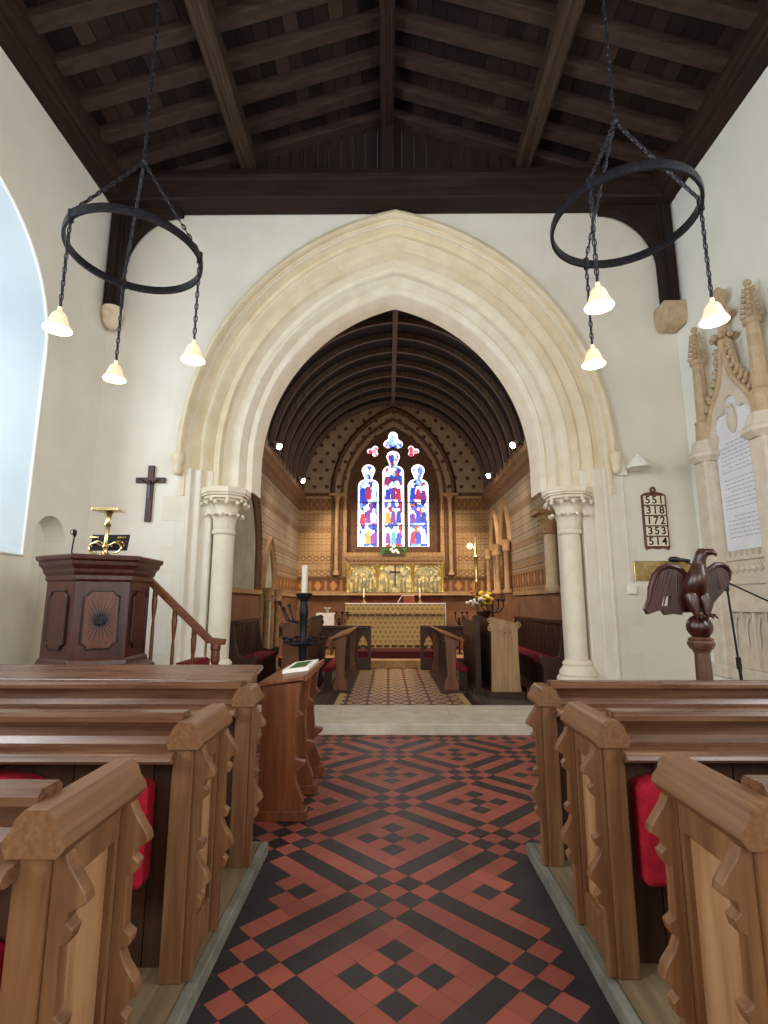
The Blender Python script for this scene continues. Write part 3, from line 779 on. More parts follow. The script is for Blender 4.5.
# spot lamps on the cornices
for i, (x, s, y, lab) in enumerate(((CL, 1, 9.95, 'lit spotlight on the left chancel cornice, nearer the nave'), (CL, 1, 12.9, 'lit spotlight on the left chancel cornice, nearer the east wall'),
        (CR, -1, 9.9, 'lit spotlight on the right chancel cornice, nearer the nave'), (CR, -1, 12.4, 'lit spotlight on the right chancel cornice, nearer the east wall'))):
    cx = x+s*.24; z = 4.60
    t = thing('spotlight', lab, 'spotlight', (x+s*.12, y, 4.46), 'spotlights on the chancel cornices')
    bm = bmn(); tube(bm, [(x+s*.12, y, 4.46), (x+s*.12, y, 4.60), (cx-s*.04, y, z)], .015, 6); obj('bracket', bm, 'iron', t, smooth=40)
    bm = bmn(); d = Vector((s*.55, -.5, -.45)).normalized()
    p = Vector((cx, y, z)); tube(bm, [p-d*.10, p-d*.08, p+d*.02, p+d*.10], [.03, .045, .055, .07], 12); obj('housing', bm, 'white_p', t, smooth=40)
    bm = bmn(); tube(bm, [p+d*.10, p+d*.105, p+d*.12], [.06, .05, .02], 12); obj('lens', bm, 'spot_lens', t, smooth=40)

# ------------------------------------------------------------------ pews
def capprof(s):  # profile across X of the moulded cap rail
    P = [(-.100, .895), (.022, .895), (.040, .918), (.036, .936), (.018, .958), (.012, .980), (-.010, 1.0), (-.065, 1.0), (-.085, .980), (-.092, .958), (-.108, .936), (-.110, .918)]
    return [(s*u, z) for u, z in P]
SC = [(.055, .030), (.30, .030), (.31, .055), (.34, .062), (.355, .045), (.37, .05), (.40, .085), (.43, .075), (.47, .045), (.50, .032), (.515, .030), (.52, .052), (.545, .058), (.56, .036), (.64, .034), (.70, .034), (.71, .055), (.735, .062), (.75, .045), (.77, .05), (.79, .088), (.81, .083), (.84, .062), (.87, .040), (.895, .030)]
def scallop(bm, s, y0, y1):
    pts = [(0, .055)] + [(u, z) for z, u in SC] + [(0, .895)]
    prism(bm, [(s*u, z) for u, z in pts], 'y', y0, y1)
def planks(bm, x0, x1, y0, y1, z0, z1, w=.17):
    x = x0
    while x < x1-.01:
        e = min(x+w, x1); box(bm, x, e-.006, y0, y1, z0, z1); x = e
    box(bm, x0, x1, y0+.012, y1-.004, z0, z1)
def bench_end(t, s, depth, narrow=False):
    """pierced-edge bench end; local coordinates, aisle face at x=0, s = direction of the aisle"""
    bm = bmn()
    a, b = -.085*s, 0.0
    lo, hi = min(a, b), max(a, b)
    box(bm, lo, hi, 0, .075, .055, .90)
    if not narrow:
        box(bm, lo, hi, depth-.075, depth, .055, .90)
        box(bm, lo, hi, .075, depth-.075, .80, .90); box(bm, lo, hi, .075, depth-.075, .055, .20)
    e = obj('bench_end', bm, 'pew_z', t, bevel=.005, local=True)
    if not narrow:
        bm = bmn(); a2, b2 = -.06*s, -.022*s; box(bm, min(a2, b2), max(a2, b2), .07, depth-.07, .2, .82)
        obj('panel', bm, 'pew_zl', e, local=True)
    else:
        bm = bmn(); box(bm, lo*.8, hi*.8-.004, .07, depth, .055, .9); obj('panel', bm, 'pew_zl', e, local=True)
    bm = bmn(); scallop(bm, s, .012, .052); obj('scalloped_strip', bm, 'pew_z', e, local=True, bevel=.003)
    if not narrow:
        bm = bmn(); scallop(bm, s, depth-.06, depth-.02); obj('scalloped_strip', bm, 'pew_z', e, local=True, bevel=.003)
    bm = bmn(); prism(bm, capprof(s), 'y', -.012, depth+.012); obj('cap_rail', bm, 'pew_y', e, local=True, smooth=35)
def make_pew(s, L, depth, label, loc, seat=True):
    t = thing('church_pew', label, 'pew', loc, 'carved pine pews')
    bench_end(t, s, depth, not seat)
    f = -s; dy = .075 if seat else .06
    X = lambda d: f*d
    bm = bmn(); a, b = X(.07), X(L)
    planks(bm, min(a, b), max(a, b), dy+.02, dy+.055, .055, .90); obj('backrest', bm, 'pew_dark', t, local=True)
    bm = bmn()
    top = [(-.02, .955), (-.035, .965), (-.035, .985), (-.02, 1.0), (.05, 1.0), (.065, .985), (.065, .965), (.05, .955), (.045, .94), (.045, .86), (.02, .86), (.015, .90), (-.005, .935)]
    prism(bm, [(u+dy, z+.025) for u, z in top], 'x', a, b); obj('top_rail', bm, 'pew_x', t, local=True, smooth=35)
    bm = bmn()
    led = [(.04, .875), (.03, .905), (.012, .905), (-.005, .878), (-.115, .865), (-.13, .855), (-.135, .842), (-.125, .830), (-.11, .828), (.02, .845), (.04, .845)]
    prism(bm, [(u+dy, z+.02) for u, z in led], 'x', a, b); obj('book_ledge', bm, 'pew_x', t, local=True, smooth=35)
    if seat:
        bm = bmn(); box(bm, min(a, b), max(a, b), dy+.055, depth+.04, .46, .495); obj('seat', bm, 'pew_x', t, local=True, bevel=.006)
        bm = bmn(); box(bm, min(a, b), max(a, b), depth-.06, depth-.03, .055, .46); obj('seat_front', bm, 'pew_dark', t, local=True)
    return t
XPL, XPR = -.79, .885
LL, LR_ = 3.42, 3.40
pl = [(1.33, .39, 'nearest carved pine pew on the left of the aisle, cut off by the photo edge'), (2.24, .39, 'second carved pine pew from the viewer on the left of the aisle')]
p0 = make_pew(1, LL, .39, pl[0][2], (XPL, pl[0][0], .02))
p1 = dup(p0, None, (XPL, pl[1][0], .02)); p1['label'] = pl[1][2]
make_pew(1, LL, .16, 'pine pew frontal with a narrow carved end, farthest of three left of the aisle', (XPL, 3.12, .02), False)
p2 = make_pew(-1, LR_, .41, 'nearest carved pine pew on the right of the aisle with broad pale bench end', (XPR, 1.38, .02))
p3 = dup(p2, None, (XPR, 2.28, .02)); p3['label'] = 'second carved pine pew from the viewer on the right of the aisle'
make_pew(-1, LR_, .16, 'pine pew frontal with a narrow carved end, in front of the eagle lectern', (XPR, 3.15, .02), False)
# sloping desk front beyond the left pews
t = thing('pew_desk', 'long sloping pine book desk behind the last left pew frontal, below the pulpit', 'desk', (-.95, 3.8, 0))
bm = bmn(); prism(bm, [(3.70, .955), (3.70, .985), (4.02, 1.045), (4.05, 1.035), (4.05, 1.01)], 'x', -4.15, -.94); obj('desk_top', bm, 'pew_x', t, bevel=.006)
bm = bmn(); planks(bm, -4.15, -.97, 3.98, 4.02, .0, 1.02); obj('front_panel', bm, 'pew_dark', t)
bm = bmn(); prism(bm, [(3.74, 0), (3.74, .955), (4.02, 1.005), (4.02, 0)], 'x', -1.03, -.97); obj('desk_end', bm, 'pew_z', t, bevel=.005)
# platforms
for sx, x0, x1, lab in ((-1, XL+.01, -.775, 'low wooden platform with grey kerb carrying the left pews'), (1, .88, XR-.01, 'low wooden platform with grey kerb carrying the right pews')):
    bm = bmn(); box(bm, x0, x1, YBACK+.1, 3.42, 0, .075)
    t = tag(obj('pew_platform', bm, 'plat'), lab, 'platform')
    bm = bmn(); k0 = x1 if sx < 0 else x0
    box(bm, k0-.0 if sx < 0 else k0-.045, k0+.045 if sx < 0 else k0, YBACK+.1, 3.46, 0, .070); box(bm, x0, x1, 3.42, 3.46, 0, .070)
    obj('kerb', bm, 'kerb', t, bevel=.006)
# kneelers hanging on the pew backs
def kneeler(x, y, ztop, w, h, label, accent='white_c'):
    t = thing('hanging_kneeler', label, 'kneeler', (x, y, ztop-h))
    bm = bmn()
    prism(bm, [(x-w/2, ztop-h), (x+w/2, ztop-h), (x+w/2, ztop-.03), (x+w*.32, ztop-.008), (x, ztop), (x-w*.32, ztop-.008), (x-w/2, ztop-.03)], 'y', y-.11, y)
    obj('cushion', bm, 'red', t, bevel=.02)
    bm = bmn()
    for k in range(8):
        zz = ztop-h*.42-k*h*.06; box(bm, x+w*.30, x+w*.30+.012+.008*(k % 2), y-.113, y-.111, zz, zz+.008)
    obj('stitching', bm, accent, t)
    bm = bmn(); tube(bm, [(x, y-.05, ztop-.005), (x, y-.055, ztop+.015), (x, y-.03, ztop+.022), (x, y, ztop+.018)], .006, 6); obj('hook', bm, 'brass', t, smooth=40)
kneeler(-1.115, 2.332, .80, .30, .40, 'red kneeler hanging behind the nearest left bench end, at the aisle')
kneeler(-1.60, 2.332, .81, .36, .40, 'red kneeler hanging on the second left pew, away from the aisle at the photo edge')
kneeler(1.185, 2.372, .80, .34, .40, 'red kneeler hanging behind the nearest right bench end')
k_ = kneeler(-1.08, 1.42, .72, .34, .50, 'red kneeler with a yellow stripe hanging on the nearest left pew back', 'yellow')
bm = bmn(); box(bm, -1.02, -.985, 1.304, 1.31, .24, .68)
tagd = [o for o in bpy.data.objects if o.name.startswith('hanging_kneeler')][-1]
obj('stripe', bm, 'yellow', tagd)

# ------------------------------------------------------------------ clergy desk on the left of the aisle
t = thing('clergy_desk', 'reddish oak clergy desk with shaped ends, left of the aisle beyond the pews', 'desk', (-.85, 4.45, 0))
EP = [(-.90, .06), (-.62, .06), (-.60, .12), (-.655, .24), (-.67, .30), (-.60, .36), (-.59, .385), (-.665, .40), (-.68, .55), (-.675, .64), (-.655, .68), (-.62, .70), (-.66, .74), (-.655, .80), (-.635, .93), (-.90, .90)]
for y, nm in ((3.98, 0), (4.50, 1), (4.98, 2)):
    bm = bmn(); prism(bm, [(u if u > -.89 else -.92, z) for u, z in EP], 'y', y-.03, y+.03); obj('desk_end', bm, 'desk_z', t, bevel=.004)
    bm = bmn(); box(bm, -.93, -.575, y-.055, y+.055, 0, .07); obj('foot', bm, 'desk_z', t, bevel=.006)
bm = bmn(); box(bm, -.76, -.73, 4.0, 4.96, .10, .86); obj('front_panel', bm, 'desk_z', t)
bm = bmn(); prism(bm, [(-.95, .90), (-.60, .95), (-.60, .975), (-.95, .925)], 'y', 3.93, 5.03)
box(bm, -.615, -.595, 3.93, 5.03, .94, .985); obj('desk_top', bm, 'desk_y', t, bevel=.004)
bm = bmn(); prism(bm, [(-.84, .945), (-.63, .972), (-.63, 1.0), (-.84, .973)], 'y', 4.28, 4.86)
t2 = thing('document_tray', 'white rimmed tray holding a green paper on the clergy desk', 'tray', (-.73, 4.57, .97))
obj('tray', bm, 'white_p', t2)
bm = bmn()
for y in (4.34, 4.56): prism(bm, [(-.80, .981), (-.67, .998), (-.67, 1.0), (-.80, .983)], 'y', y, y+.18)
obj('paper', bm, 'leaf', t2)

# ------------------------------------------------------------------ pulpit
PX, PY, PR = -2.94, 5.35, .465
def hexring(r, z, rot=R(32)):
    return [(PX+r*cos(-pi/2+rot+pi/6+k*pi/3), PY+r*sin(-pi/2+rot+pi/6+k*pi/3), z) for k in range(6)]
t = thing('pulpit', 'dark mahogany six-sided pulpit with an inlaid sunburst panel beside the chancel arch', 'pulpit', (PX, PY, .0))
bm = bmn(); loft(bm, [hexring(PR, .93), hexring(PR, 1.76)]); obj('body', bm, 'mahog', t, bevel=.006)
bm = bmn(); loft(bm, [hexring(r, z) for r, z in ((PR, 1.70), (PR+.02, 1.72), (PR+.02, 1.76), (PR+.045, 1.79), (PR+.05, 1.82), (PR+.085, 1.86), (PR+.09, 1.895), (PR+.115, 1.91), (PR+.12, 1.945), (PR+.10, 1.955), (.30, 1.955))]); obj('cornice', bm, 'mahog', t, bevel=.004)
bm = bmn(); loft(bm, [hexring(r, z) for r, z in ((.2, .80), (PR+.06, .82), (PR+.10, .85), (PR+.10, .885), (PR+.06, .91), (PR+.03, .93), (PR+.02, .965), (PR, .985))]); obj('base_moulding', bm, 'mahog', t, bevel=.004)
bm = bmn(); loft(bm, [hexring(r, z) for r, z in ((.34, .12), (.34, .2), (.16, .3), (.14, .6), (.22, .72), (.40, .82))]); obj('stem', bm, 'mahog', t)
for k in range(6):
    a = -pi/2+R(32)+(k-1)*pi/3
    nrm = Vector((cos(a), sin(a), 0)); tg = Vector((-sin(a), cos(a), 0)); c = Vector((PX, PY, 1.345)) + nrm*(PR*cos(pi/6))
    def pp(u, v, d): return tuple(c + tg*u + Vector((0,0,1))*v + nrm*d)
    w, h, r_ = .150, .27, .05
    lp = []
    for cu, cv2, a0 in ((w, h, pi), (-w, h, 1.5*pi), (-w, -h, 0), (w, -h, .5*pi)):
        arc_ = [(cu+r_*cos(a0+q*pi/2/6), cv2+r_*sin(a0+q*pi/2/6)) for q in range(7)]
        lp += arc_[::-1]
    bm = bmn()
    loft(bm, [[pp(u, v, .0) for u, v in lp], [pp(u, v, .012) for u, v in lp]])
    p = obj('panel', bm, 'mahog_l' if k == 1 else 'mahog', t)
    bm = bmn(); tube(bm, [pp(u, v, .012) for u, v in lp], .009, 6, True); obj('panel_moulding', bm, 'mahog_d', p, smooth=50)
    if k == 1:
        bm = bmn()
        for q in range(28):
            an = 2*pi*q/28; ln = min(w/max(abs(cos(an)), .01), h/max(abs(sin(an)), .01), .27)*.95; hw = .010
            b0 = .05
            pts3 = [(b0*cos(an-.16), b0*sin(an-.16)), (b0*cos(an+.16), b0*sin(an+.16)), (ln*.92*cos(an), ln*.92*sin(an))]
            bm.faces.new([bm.verts.new(pp(u, v, .0135)) for u, v in pts3])
        obj('sunburst_rays', bm, 'mahog_d', p)
        bm = bmn(); loft(bm, [[pp(rr*cos(q*pi/4), rr*sin(q*pi/4), d) for q in range(8)] for rr, d in ((.062, .012), (.062, .018), (.045, .022))]); obj('sunburst_boss', bm, 'iron', p)
# stair to the pulpit
t = thing('pulpit_stair', 'oak handrail and turned balusters of the stair descending right from the pulpit', 'stair', (-2.2, 5.75, .12))
bm = bmn(); bar(bm, (-2.62, 5.70, 1.76), (-1.90, 5.70, 1.10), .07, .075); bar(bm, (-1.93, 5.70, 1.11), (-1.74, 5.70, 1.09), .08, .06); obj('handrail', bm, 'rail', t, bevel=.012)
def rail_z(x): return 1.76-(x+2.62)*(.66/.72)
for x, zb in ((-2.53, .60), (-2.30, .55), (-2.08, .45)):
    bm = bmn(); zt = rail_z(x)-.03
    lathe(bm, [(.022, zb), (.022, zb+.12), (.012, zb+.14), (.020, zb+.22), (.018, zt-.40), (.013, zt-.34), (.024, zt-.22), (.030, zt-.12), (.024, zt-.09), (.028, zt-.07), (.024, zt)], (x, 5.70, 0), 12)
    obj('baluster', bm, 'rail', t, smooth=40)
bm = bmn(); box(bm, -1.88, -1.80, 5.66, 5.74, .12, .86); lathe(bm, [(.035, .86), (.05, .90), (.045, 1.0), (.055, 1.02), (.05, 1.08)], (-1.84, 5.70, 0), 14); obj('newel_post', bm, 'rail', t, bevel=.006)
bm = bmn()
for i in range(5): box(bm, -2.30+i*.12, -2.16+i*.12, 5.80, 6.5, .12, .84-i*.15)
obj('steps', bm, 'stall', t)
bm = bmn()
for i in range(5): box(bm, -2.30+i*.12, -2.155+i*.12, 5.82, 6.42, .84-i*.15, .86-i*.15); box(bm, -2.16+i*.12, -2.15+i*.12, 5.82, 6.42, .70-i*.15, .855-i*.15)
obj('stair_carpet', bm, 'red_d', t)
bm = bmn(); bar(bm, (-2.55, 5.69, .80), (-1.84, 5.69, .22), .04, .18); obj('string', bm, 'stall', t)
# brass book rest and microphone on the pulpit rim
bx, by, bz = -2.79, 5.10, 1.955
t = thing('brass_bookstand', 'brass book rest on a fluted stem standing on the pulpit rim', 'bookstand', (bx, by, bz))
bm = bmn(); lathe(bm, [(.07, 0), (.065, .015), (.03, .03), (.022, .06), (.035, .09), (.02, .12), (.022, .28), (.035, .31), (.02, .34), (.035, .42), (.05, .44)], (bx, by, bz), 16); obj('stem', bm, 'brass', t, smooth=40)
bm = bmn(); bar(bm, (bx-.13, by+.0, bz+.455), (bx+.13, by+.0, bz+.455), .15, .02); box(bm, bx-.13, bx+.13, by-.085, by-.07, bz+.44, bz+.475); obj('rest', bm, 'brass', t, bevel=.006)
bm = bmn()
for s in (-1, 1): tube(bm, [(bx, by, bz+.10)] + [(bx+s*(.04+.06*(1-cos(q*pi/5))), by-.01, bz+.10+.05*sin(q*pi/5)-.02) for q in range(1, 9)], .010, 6)
obj('scrolls', bm, 'brass', t, smooth=40)
t = thing('book_rest', 'small dark plate with two brass scrolls behind the pulpit book rest stem', 'bookrest', (bx, by+.06, bz))
bm = bmn(); prism(bm, [(bx-.19, bz+.06), (bx+.18, bz+.06), (bx+.20, bz+.22), (bx-.17, bz+.22)], 'y', by+.05, by+.075); obj('plate', bm, 'black', t, bevel=.006)
bm = bmn(); 
for s in (-1, 1):
    tube(bm, [(bx+s*.10+.06*cos(q*pi/8), by+.04, bz+.10+.05*sin(q*pi/8)) for q in range(9)], .009, 6)
    tube(bm, [(bx+s*.14-.05, by+.045, bz+.19), (bx+s*.14+.04, by+.045, bz+.19)], .010, 6)
obj('scroll', bm, 'brass', t, smooth=40)
mx, my = -3.16, 5.16
t = thing('gooseneck_microphone', 'small black gooseneck microphone on the left of the pulpit rim', 'microphone', (mx, my, 1.955))
bm = bmn(); lathe(bm, [(.03, 0), (.03, .015), (.01, .02)], (mx, my, 1.955), 12); tube(bm, [(mx, my, 1.96), (mx+.005, my, 2.08), (mx+.02, my-.01, 2.16)], .007, 6); obj('neck', bm, 'black', t, smooth=40)
bm = bmn(); tube(bm, [(mx+.02, my-.01, 2.155), (mx+.022, my-.015, 2.18), (mx+.03, my-.03, 2.215)], [.01, .02, .018], 8); tube(bm, [(mx+.01+.03*cos(q*pi/6), my-.02, 2.20+.025*sin(q*pi/6)) for q in range(12)], .004, 5, True); obj('capsule', bm, 'iron', t, smooth=40)

# ------------------------------------------------------------------ things on the arch wall
t = thing('wall_cross', 'dark wooden cross hung on the white wall left of the chancel arch', 'cross', (-3.37, 7.15, 2.62))
bm = bmn(); prism(bm, [(-3.41, 2.62), (-3.325, 2.62), (-3.325, 3.18), (-3.16, 3.18), (-3.16, 3.255), (-3.325, 3.255), (-3.325, 3.43), (-3.41, 3.43), (-3.41, 3.255), (-3.575, 3.255), (-3.575, 3.18), (-3.41, 3.18)], 'y', 7.15, 7.195); obj('cross', bm, 'cross', t, bevel=.006)
bm = bmn(); box(bm, -3.385, -3.35, 7.135, 7.152, 2.95, 3.17); ball(bm, (-3.368, 7.135, 3.19), .022, 8, 6); tube(bm, [(-3.50, 7.14, 3.225), (-3.368, 7.14, 3.15), (-3.235, 7.14, 3.225)], .010, 6); obj('figure', bm, 'mahog_d', t, smooth=50)

hx, hy = 3.72, 7.15
t = thing('hymn_board', 'oak hymn board showing five rows of numbers on the wall right of the arch', 'hymn board', (hx, 7.19, 2.22))
bm = bmn(); prism(bm, [(hx-.17, 2.26), (hx-.15, 2.22), (hx-.09, 2.25), (hx, 2.235), (hx+.09, 2.25), (hx+.15, 2.22), (hx+.17, 2.26), (hx+.17, 2.99), (hx+.12, 3.02), (hx+.05, 3.035), (hx-.05, 3.035), (hx-.12, 3.02), (hx-.17, 2.99)], 'y', 7.165, 7.197); obj('board', bm, 'board', t, bevel=.005)
bm = bmn(); tube(bm, [(hx+.03*cos(q*pi/6), 7.175, 3.065+.035*sin(q*pi/6)) for q in range(12)], .014, 6, True); obj('crest', bm, 'board', t, smooth=50)
for i, s in enumerate(('551', '318', '172', '353', '514')):
    z = 2.915-i*.145
    bm = bmn(); box(bm, hx-.145, hx+.145, 7.157, 7.166, z-.062, z+.062); cd = obj('number_card', bm, 'card', t)
    for j, ch in enumerate(s): text('numeral', ch, .150, 'ink', cd, (hx-.092+j*.092, 7.154, z), (pi/2, 0, 0))
bm = bmn(); box(bm, 3.37, 4.14, 7.17, 7.197, 1.80, 2.07)
t = tag(obj('brass_plaque', bm, 'brass', bevel=.006), 'polished brass memorial plaque on the wall behind the eagle lectern', 'plaque')
# wall lamp with conduit
t = thing('wall_lamp', 'white conical wall lamp with surface conduit beside the right side of the arch', 'lamp', (3.36, 7.19, 3.3))
bm = bmn(); box(bm, 3.24, 3.36, 7.12, 7.199, 3.27, 3.42); tube(bm, [(3.34, 7.12, 3.38), (3.42, 7.02, 3.42), (3.46, 6.99, 3.46)], .012, 8); obj('bracket', bm, 'white_p', t, bevel=.006)
bm = bmn(); lathe(bm, [(.16, -.07), (.15, -.05), (.11, .03), (.06, .08), (.035, .11), (.02, .13)], (3.46, 6.98, 3.40), 20); obj('lamp_shade', bm, 'white_p', t, smooth=50)
bm = bmn(); tube(bm, [(3.31, 7.185, 3.3), (3.31, 7.185, 1.78)], .009, 8); obj('conduit', bm, 'white_c', t, smooth=50)
bm = bmn(); box(bm, 3.25, 3.37, 7.14, 7.199, 1.62, 1.74); obj('junction_box', bm, 'white_p', t, bevel=.008)

# ------------------------------------------------------------------ eagle lectern
EXX, EY = 2.575, 4.42
t = thing('eagle_lectern', 'dark carved oak eagle lectern with spread wings on a ball and octagonal shaft', 'lectern', (EXX, EY, 0))
bm = bmn()
spine = [(0, .14, 1.43, .05, .03), (0, .10, 1.47, .075, .06), (0, .05, 1.53, .092, .09), (.0, .01, 1.60, .100, .105), (.004, -.02, 1.67, .097, .10), (.012, -.03, 1.74, .080, .085), (.022, -.03, 1.80, .058, .065), (.034, -.035, 1.85, .046, .055), (.045, -.05, 1.89, .050, .062), (.052, -.055, 1.925, .044, .054), (.052, -.05, 1.95, .02, .025)]
loft(bm, [[(EXX+x+a*cos(2*pi*q/16), EY+y+b*sin(2*pi*q/16), z) for q in range(16)] for x, y, z, a, b in spine])
tube(bm, [(EXX+.068, EY-.09, 1.915), (EXX+.095, EY-.125, 1.915), (EXX+.112, EY-.14, 1.895), (EXX+.110, EY-.14, 1.875)], [.032, .026, .015, .004], 8)
for s in (-1, 1):
    tube(bm, [(EXX+s*.05, EY-.01, 1.56), (EXX+s*.055, EY-.04, 1.48), (EXX+s*.045, EY-.05, 1.42), (EXX+s*.045, EY-.06, 1.395)], [.06, .05, .028, .022], 10)
    for q in (-1, 0, 1): tube(bm, [(EXX+s*.045, EY-.05, 1.40), (EXX+s*.045+q*.03, EY-.10, 1.402), (EXX+s*.045+q*.038, EY-.13, 1.375)], [.016, .014, .005], 6)
obj('eagle_body', bm, 'eagle', t, smooth=60)
WINGS = {-1: ([(.05, 1.747), (.08, 1.785), (.12, 1.81), (.19, 1.825), (.26, 1.795), (.31, 1.737), (.35, 1.633), (.367, 1.54), (.41, 1.45), (.387, 1.405), (.33, 1.426), (.27, 1.445), (.24, 1.40), (.18, 1.41), (.115, 1.40), (.06, 1.50)], [[(.275, 1.475), (.245, 1.56), (.185, 1.555), (.20, 1.475)]]),
    1: ([(.05, 1.70), (.09, 1.745), (.13, 1.785), (.19, 1.83), (.235, 1.832), (.27, 1.81), (.29, 1.77), (.284, 1.695), (.24, 1.61), (.19, 1.555), (.15, 1.51), (.11, 1.45), (.075, 1.41), (.02, 1.43)], [])}
for s in (-1, 1):
    def wp(u, z, d): return (EXX+s*u*(.97 if s < 0 else 1.14), EY+.05+(.10 if s < 0 else .04)*u+d, z)
    out, hl = WINGS[s]
    bm = bmn(); plate(bm, out, hl, 'y', -.02, .035)
    for v in bm.verts: v.co = wp(v.co.x, v.co.z, v.co.y)
    n = len(out)//2
    tube(bm, [wp(u, z-.012, -.012) for u, z in out[:n+1]], [.022]+[.026]*(n-2)+[.018, .008], 8)
    for q in range(5):       # long feathers in low relief
        u0 = .12+q*.035 if s < 0 else .09+q*.035
        e = (.14+q*.055, 1.43+q*.012) if s < 0 else (.05+q*.045, 1.44+q*.055)
        if s < 0 and q in (1, 2): e = (.26+.05*(q-1), 1.46)
        tube(bm, [wp(u0, 1.77, -.016), wp((u0+e[0])/2+.01, 1.62, -.020), wp(e[0], e[1], -.014)], [.006, .010, .004], 6)
    obj('wing', bm, 'eagle', t, smooth=25)
bm = bmn(); prism(bm, [(EXX-.05, 1.50), (EXX+.05, 1.50), (EXX+.10, 1.42), (EXX-.10, 1.42)], 'y', EY+.12, EY+.15); obj('tail', bm, 'eagle', t)
bm = bmn(); ball(bm, (EXX, EY, 1.305), .10, 20, 14); obj('ball', bm, 'eagle', t, smooth=60)
bm = bmn(); lathe(bm, [(.065, 1.10), (.07, 1.12), (.085, 1.13), (.10, 1.16), (.105, 1.18), (.09, 1.195), (.095, 1.21), (.075, 1.225)], (EXX, EY, 0), 8, pi/8); obj('capital', bm, 'eagle_s', t)
bm = bmn(); lathe(bm, [(.075, .25), (.058, 1.11)], (EXX, EY, 0), 8, pi/8); obj('shaft', bm, 'eagle_s', t)
bm = bmn(); lathe(bm, [(.26, 0), (.26, .06), (.20, .10), (.12, .16), (.10, .22), (.08, .27)], (EXX, EY, 0), 8, pi/8); obj('base', bm, 'eagle_s', t)
# boom microphone
mx, my = 2.92, 4.55
t = thing('microphone_stand', 'black boom microphone stand reaching behind the eagle lectern', 'microphone stand', (mx+.06, my, 0))
bm = bmn(); tube(bm, [(mx+.06, my, .25), (mx+.03, my, 1.0)], .013, 8); tube(bm, [(mx+.03, my, .98), (mx, my, 1.66)], .009, 8); lathe(bm, [(.02, .95), (.02, 1.05)], (mx+.03, my, 0), 10); obj('pole', bm, 'black', t, smooth=40)
bm = bmn(); tube(bm, [(mx+.42, my-.05, 1.46), (mx, my, 1.68), (mx-.33, my+.03, 1.865)], .008, 8); obj('boom', bm, 'black', t, smooth=40)
bm = bmn(); tube(bm, [(mx-.02, my-.035, 1.67), (mx-.02, my+.035, 1.67)], .028, 10); tube(bm, [(mx+.0, my, 1.60), (mx, my, 1.68)], .018, 8); obj('clutch', bm, 'black', t, smooth=40)
bm = bmn(); tube(bm, [(mx-.28, my+.025, 1.865), (mx-.36, my+.03, 1.872), (mx-.40, my+.03, 1.875), (mx-.44, my+.03, 1.875), (mx-.46, my+.03, 1.875)], [.012, .018, .028, .026, .012], 10); obj('microphone', bm, 'black', t, smooth=40)
for q in range(3):
    a = q*2*pi/3+.4; bm = bmn(); tube(bm, [(mx+.06, my, .27), (mx+.06+.28*cos(a), my+.28*sin(a), .012)], .009, 6); obj('leg', bm, 'black', t, smooth=40)

# ------------------------------------------------------------------ monument on the right wall
MY = 6.02
t = thing('wall_monument', 'carved stone gothic canopied memorial with inscribed white tablet on the right nave wall', 'memorial', (XR, MY, .6))
bm = bmn(); box(bm, XR-.10, XR, MY-.62, MY+.62, .62, 3.42); obj('back_slab', bm, 'stone_gr', t)
for s in (-1, 1):
    y = MY+s*.53
    bm = bmn(); box(bm, XR-.28, XR, y-.12, y+.12, .62, 3.30)
    box(bm, XR-.32, XR, y-.16, y+.16, .62, .78); obj('buttress', bm, 'stone_gr', t, bevel=.025)
    bm = bmn(); lathe(bm, [(.17, 3.28), (.20, 3.31), (.24, 3.34), (.24, 3.38), (.20, 3.42), (.17, 3.50), (.15, 3.56)], (XR-.16, y, 0), 8, pi/8); obj('capital', bm, 'stone_gr', t)
    bm = bmn(); lathe(bm, [(.12, 3.54), (.105, 3.80), (.12, 3.82), (.085, 3.86), (.07, 4.62), (.10, 4.64), (.10, 4.68), (.07, 4.70), (.015, 5.12)], (XR-.15, y, 0), 8, pi/8)
    for q in range(6):
        for a in (pi/4, 3*pi/4, 5*pi/4, 7*pi/4):
            rr = .07*(1-q/7.5); tube(bm, [(XR-.15+rr*cos(a), y+rr*sin(a), 4.72+q*.065), (XR-.15+(rr+.028)*cos(a), y+(rr+.028)*sin(a), 4.735+q*.065), (XR-.15+(rr+.034)*cos(a), y+(rr+.034)*sin(a), 4.762+q*.065)], [.024, .028, .010], 5)
    ball(bm, (XR-.15, y, 5.14), .045, 8, 6); obj('pinnacle', bm, 'stone_dk', t)
# ogee canopy: inner cusped opening and crocketed gable
OG = [(.44, 3.42), (.445, 3.55), (.43, 3.68), (.39, 3.80), (.33, 3.91), (.26, 4.00), (.19, 4.08), (.13, 4.17), (.085, 4.28), (.055, 4.40), (.035, 4.52), (0, 4.68)]
def og(sgn, w): return [(MY+sgn*u, z) for u, z in OG]   # ogee flank from springing to apex
bm = bmn()
Lf = og(1, .44); Rt = og(-1, .44)
gab = [(MY+.44, 3.40)] + Lf + Rt[::-1][1:] + [(MY-.44, 3.40)]
cus = [(MY+.34, 3.40)]
for c_, r_, a0, a1 in (((.20, 3.66), .14, -.9, 1.9), ((0, 3.86), .13, -.3, pi+.3), ((-.20, 3.66), .14, pi-1.9, pi+.9)):
    cus += [(MY+c_[0]+r_*cos(a0+(a1-a0)*q/9), c_[1]+r_*sin(a0+(a1-a0)*q/9)) for q in range(10)]
cus += [(MY-.34, 3.40)]
plate(bm, gab + cus[::-1], [], 'x', XR-.17, XR-.02); obj('canopy', bm, 'stone_gr', t)
bm = bmn()
for P in (Lf, Rt): tube(bm, [(XR-.17, u, z) for u, z in P], .035, 8)
obj('canopy_moulding', bm, 'stone_dk', t, smooth=50)
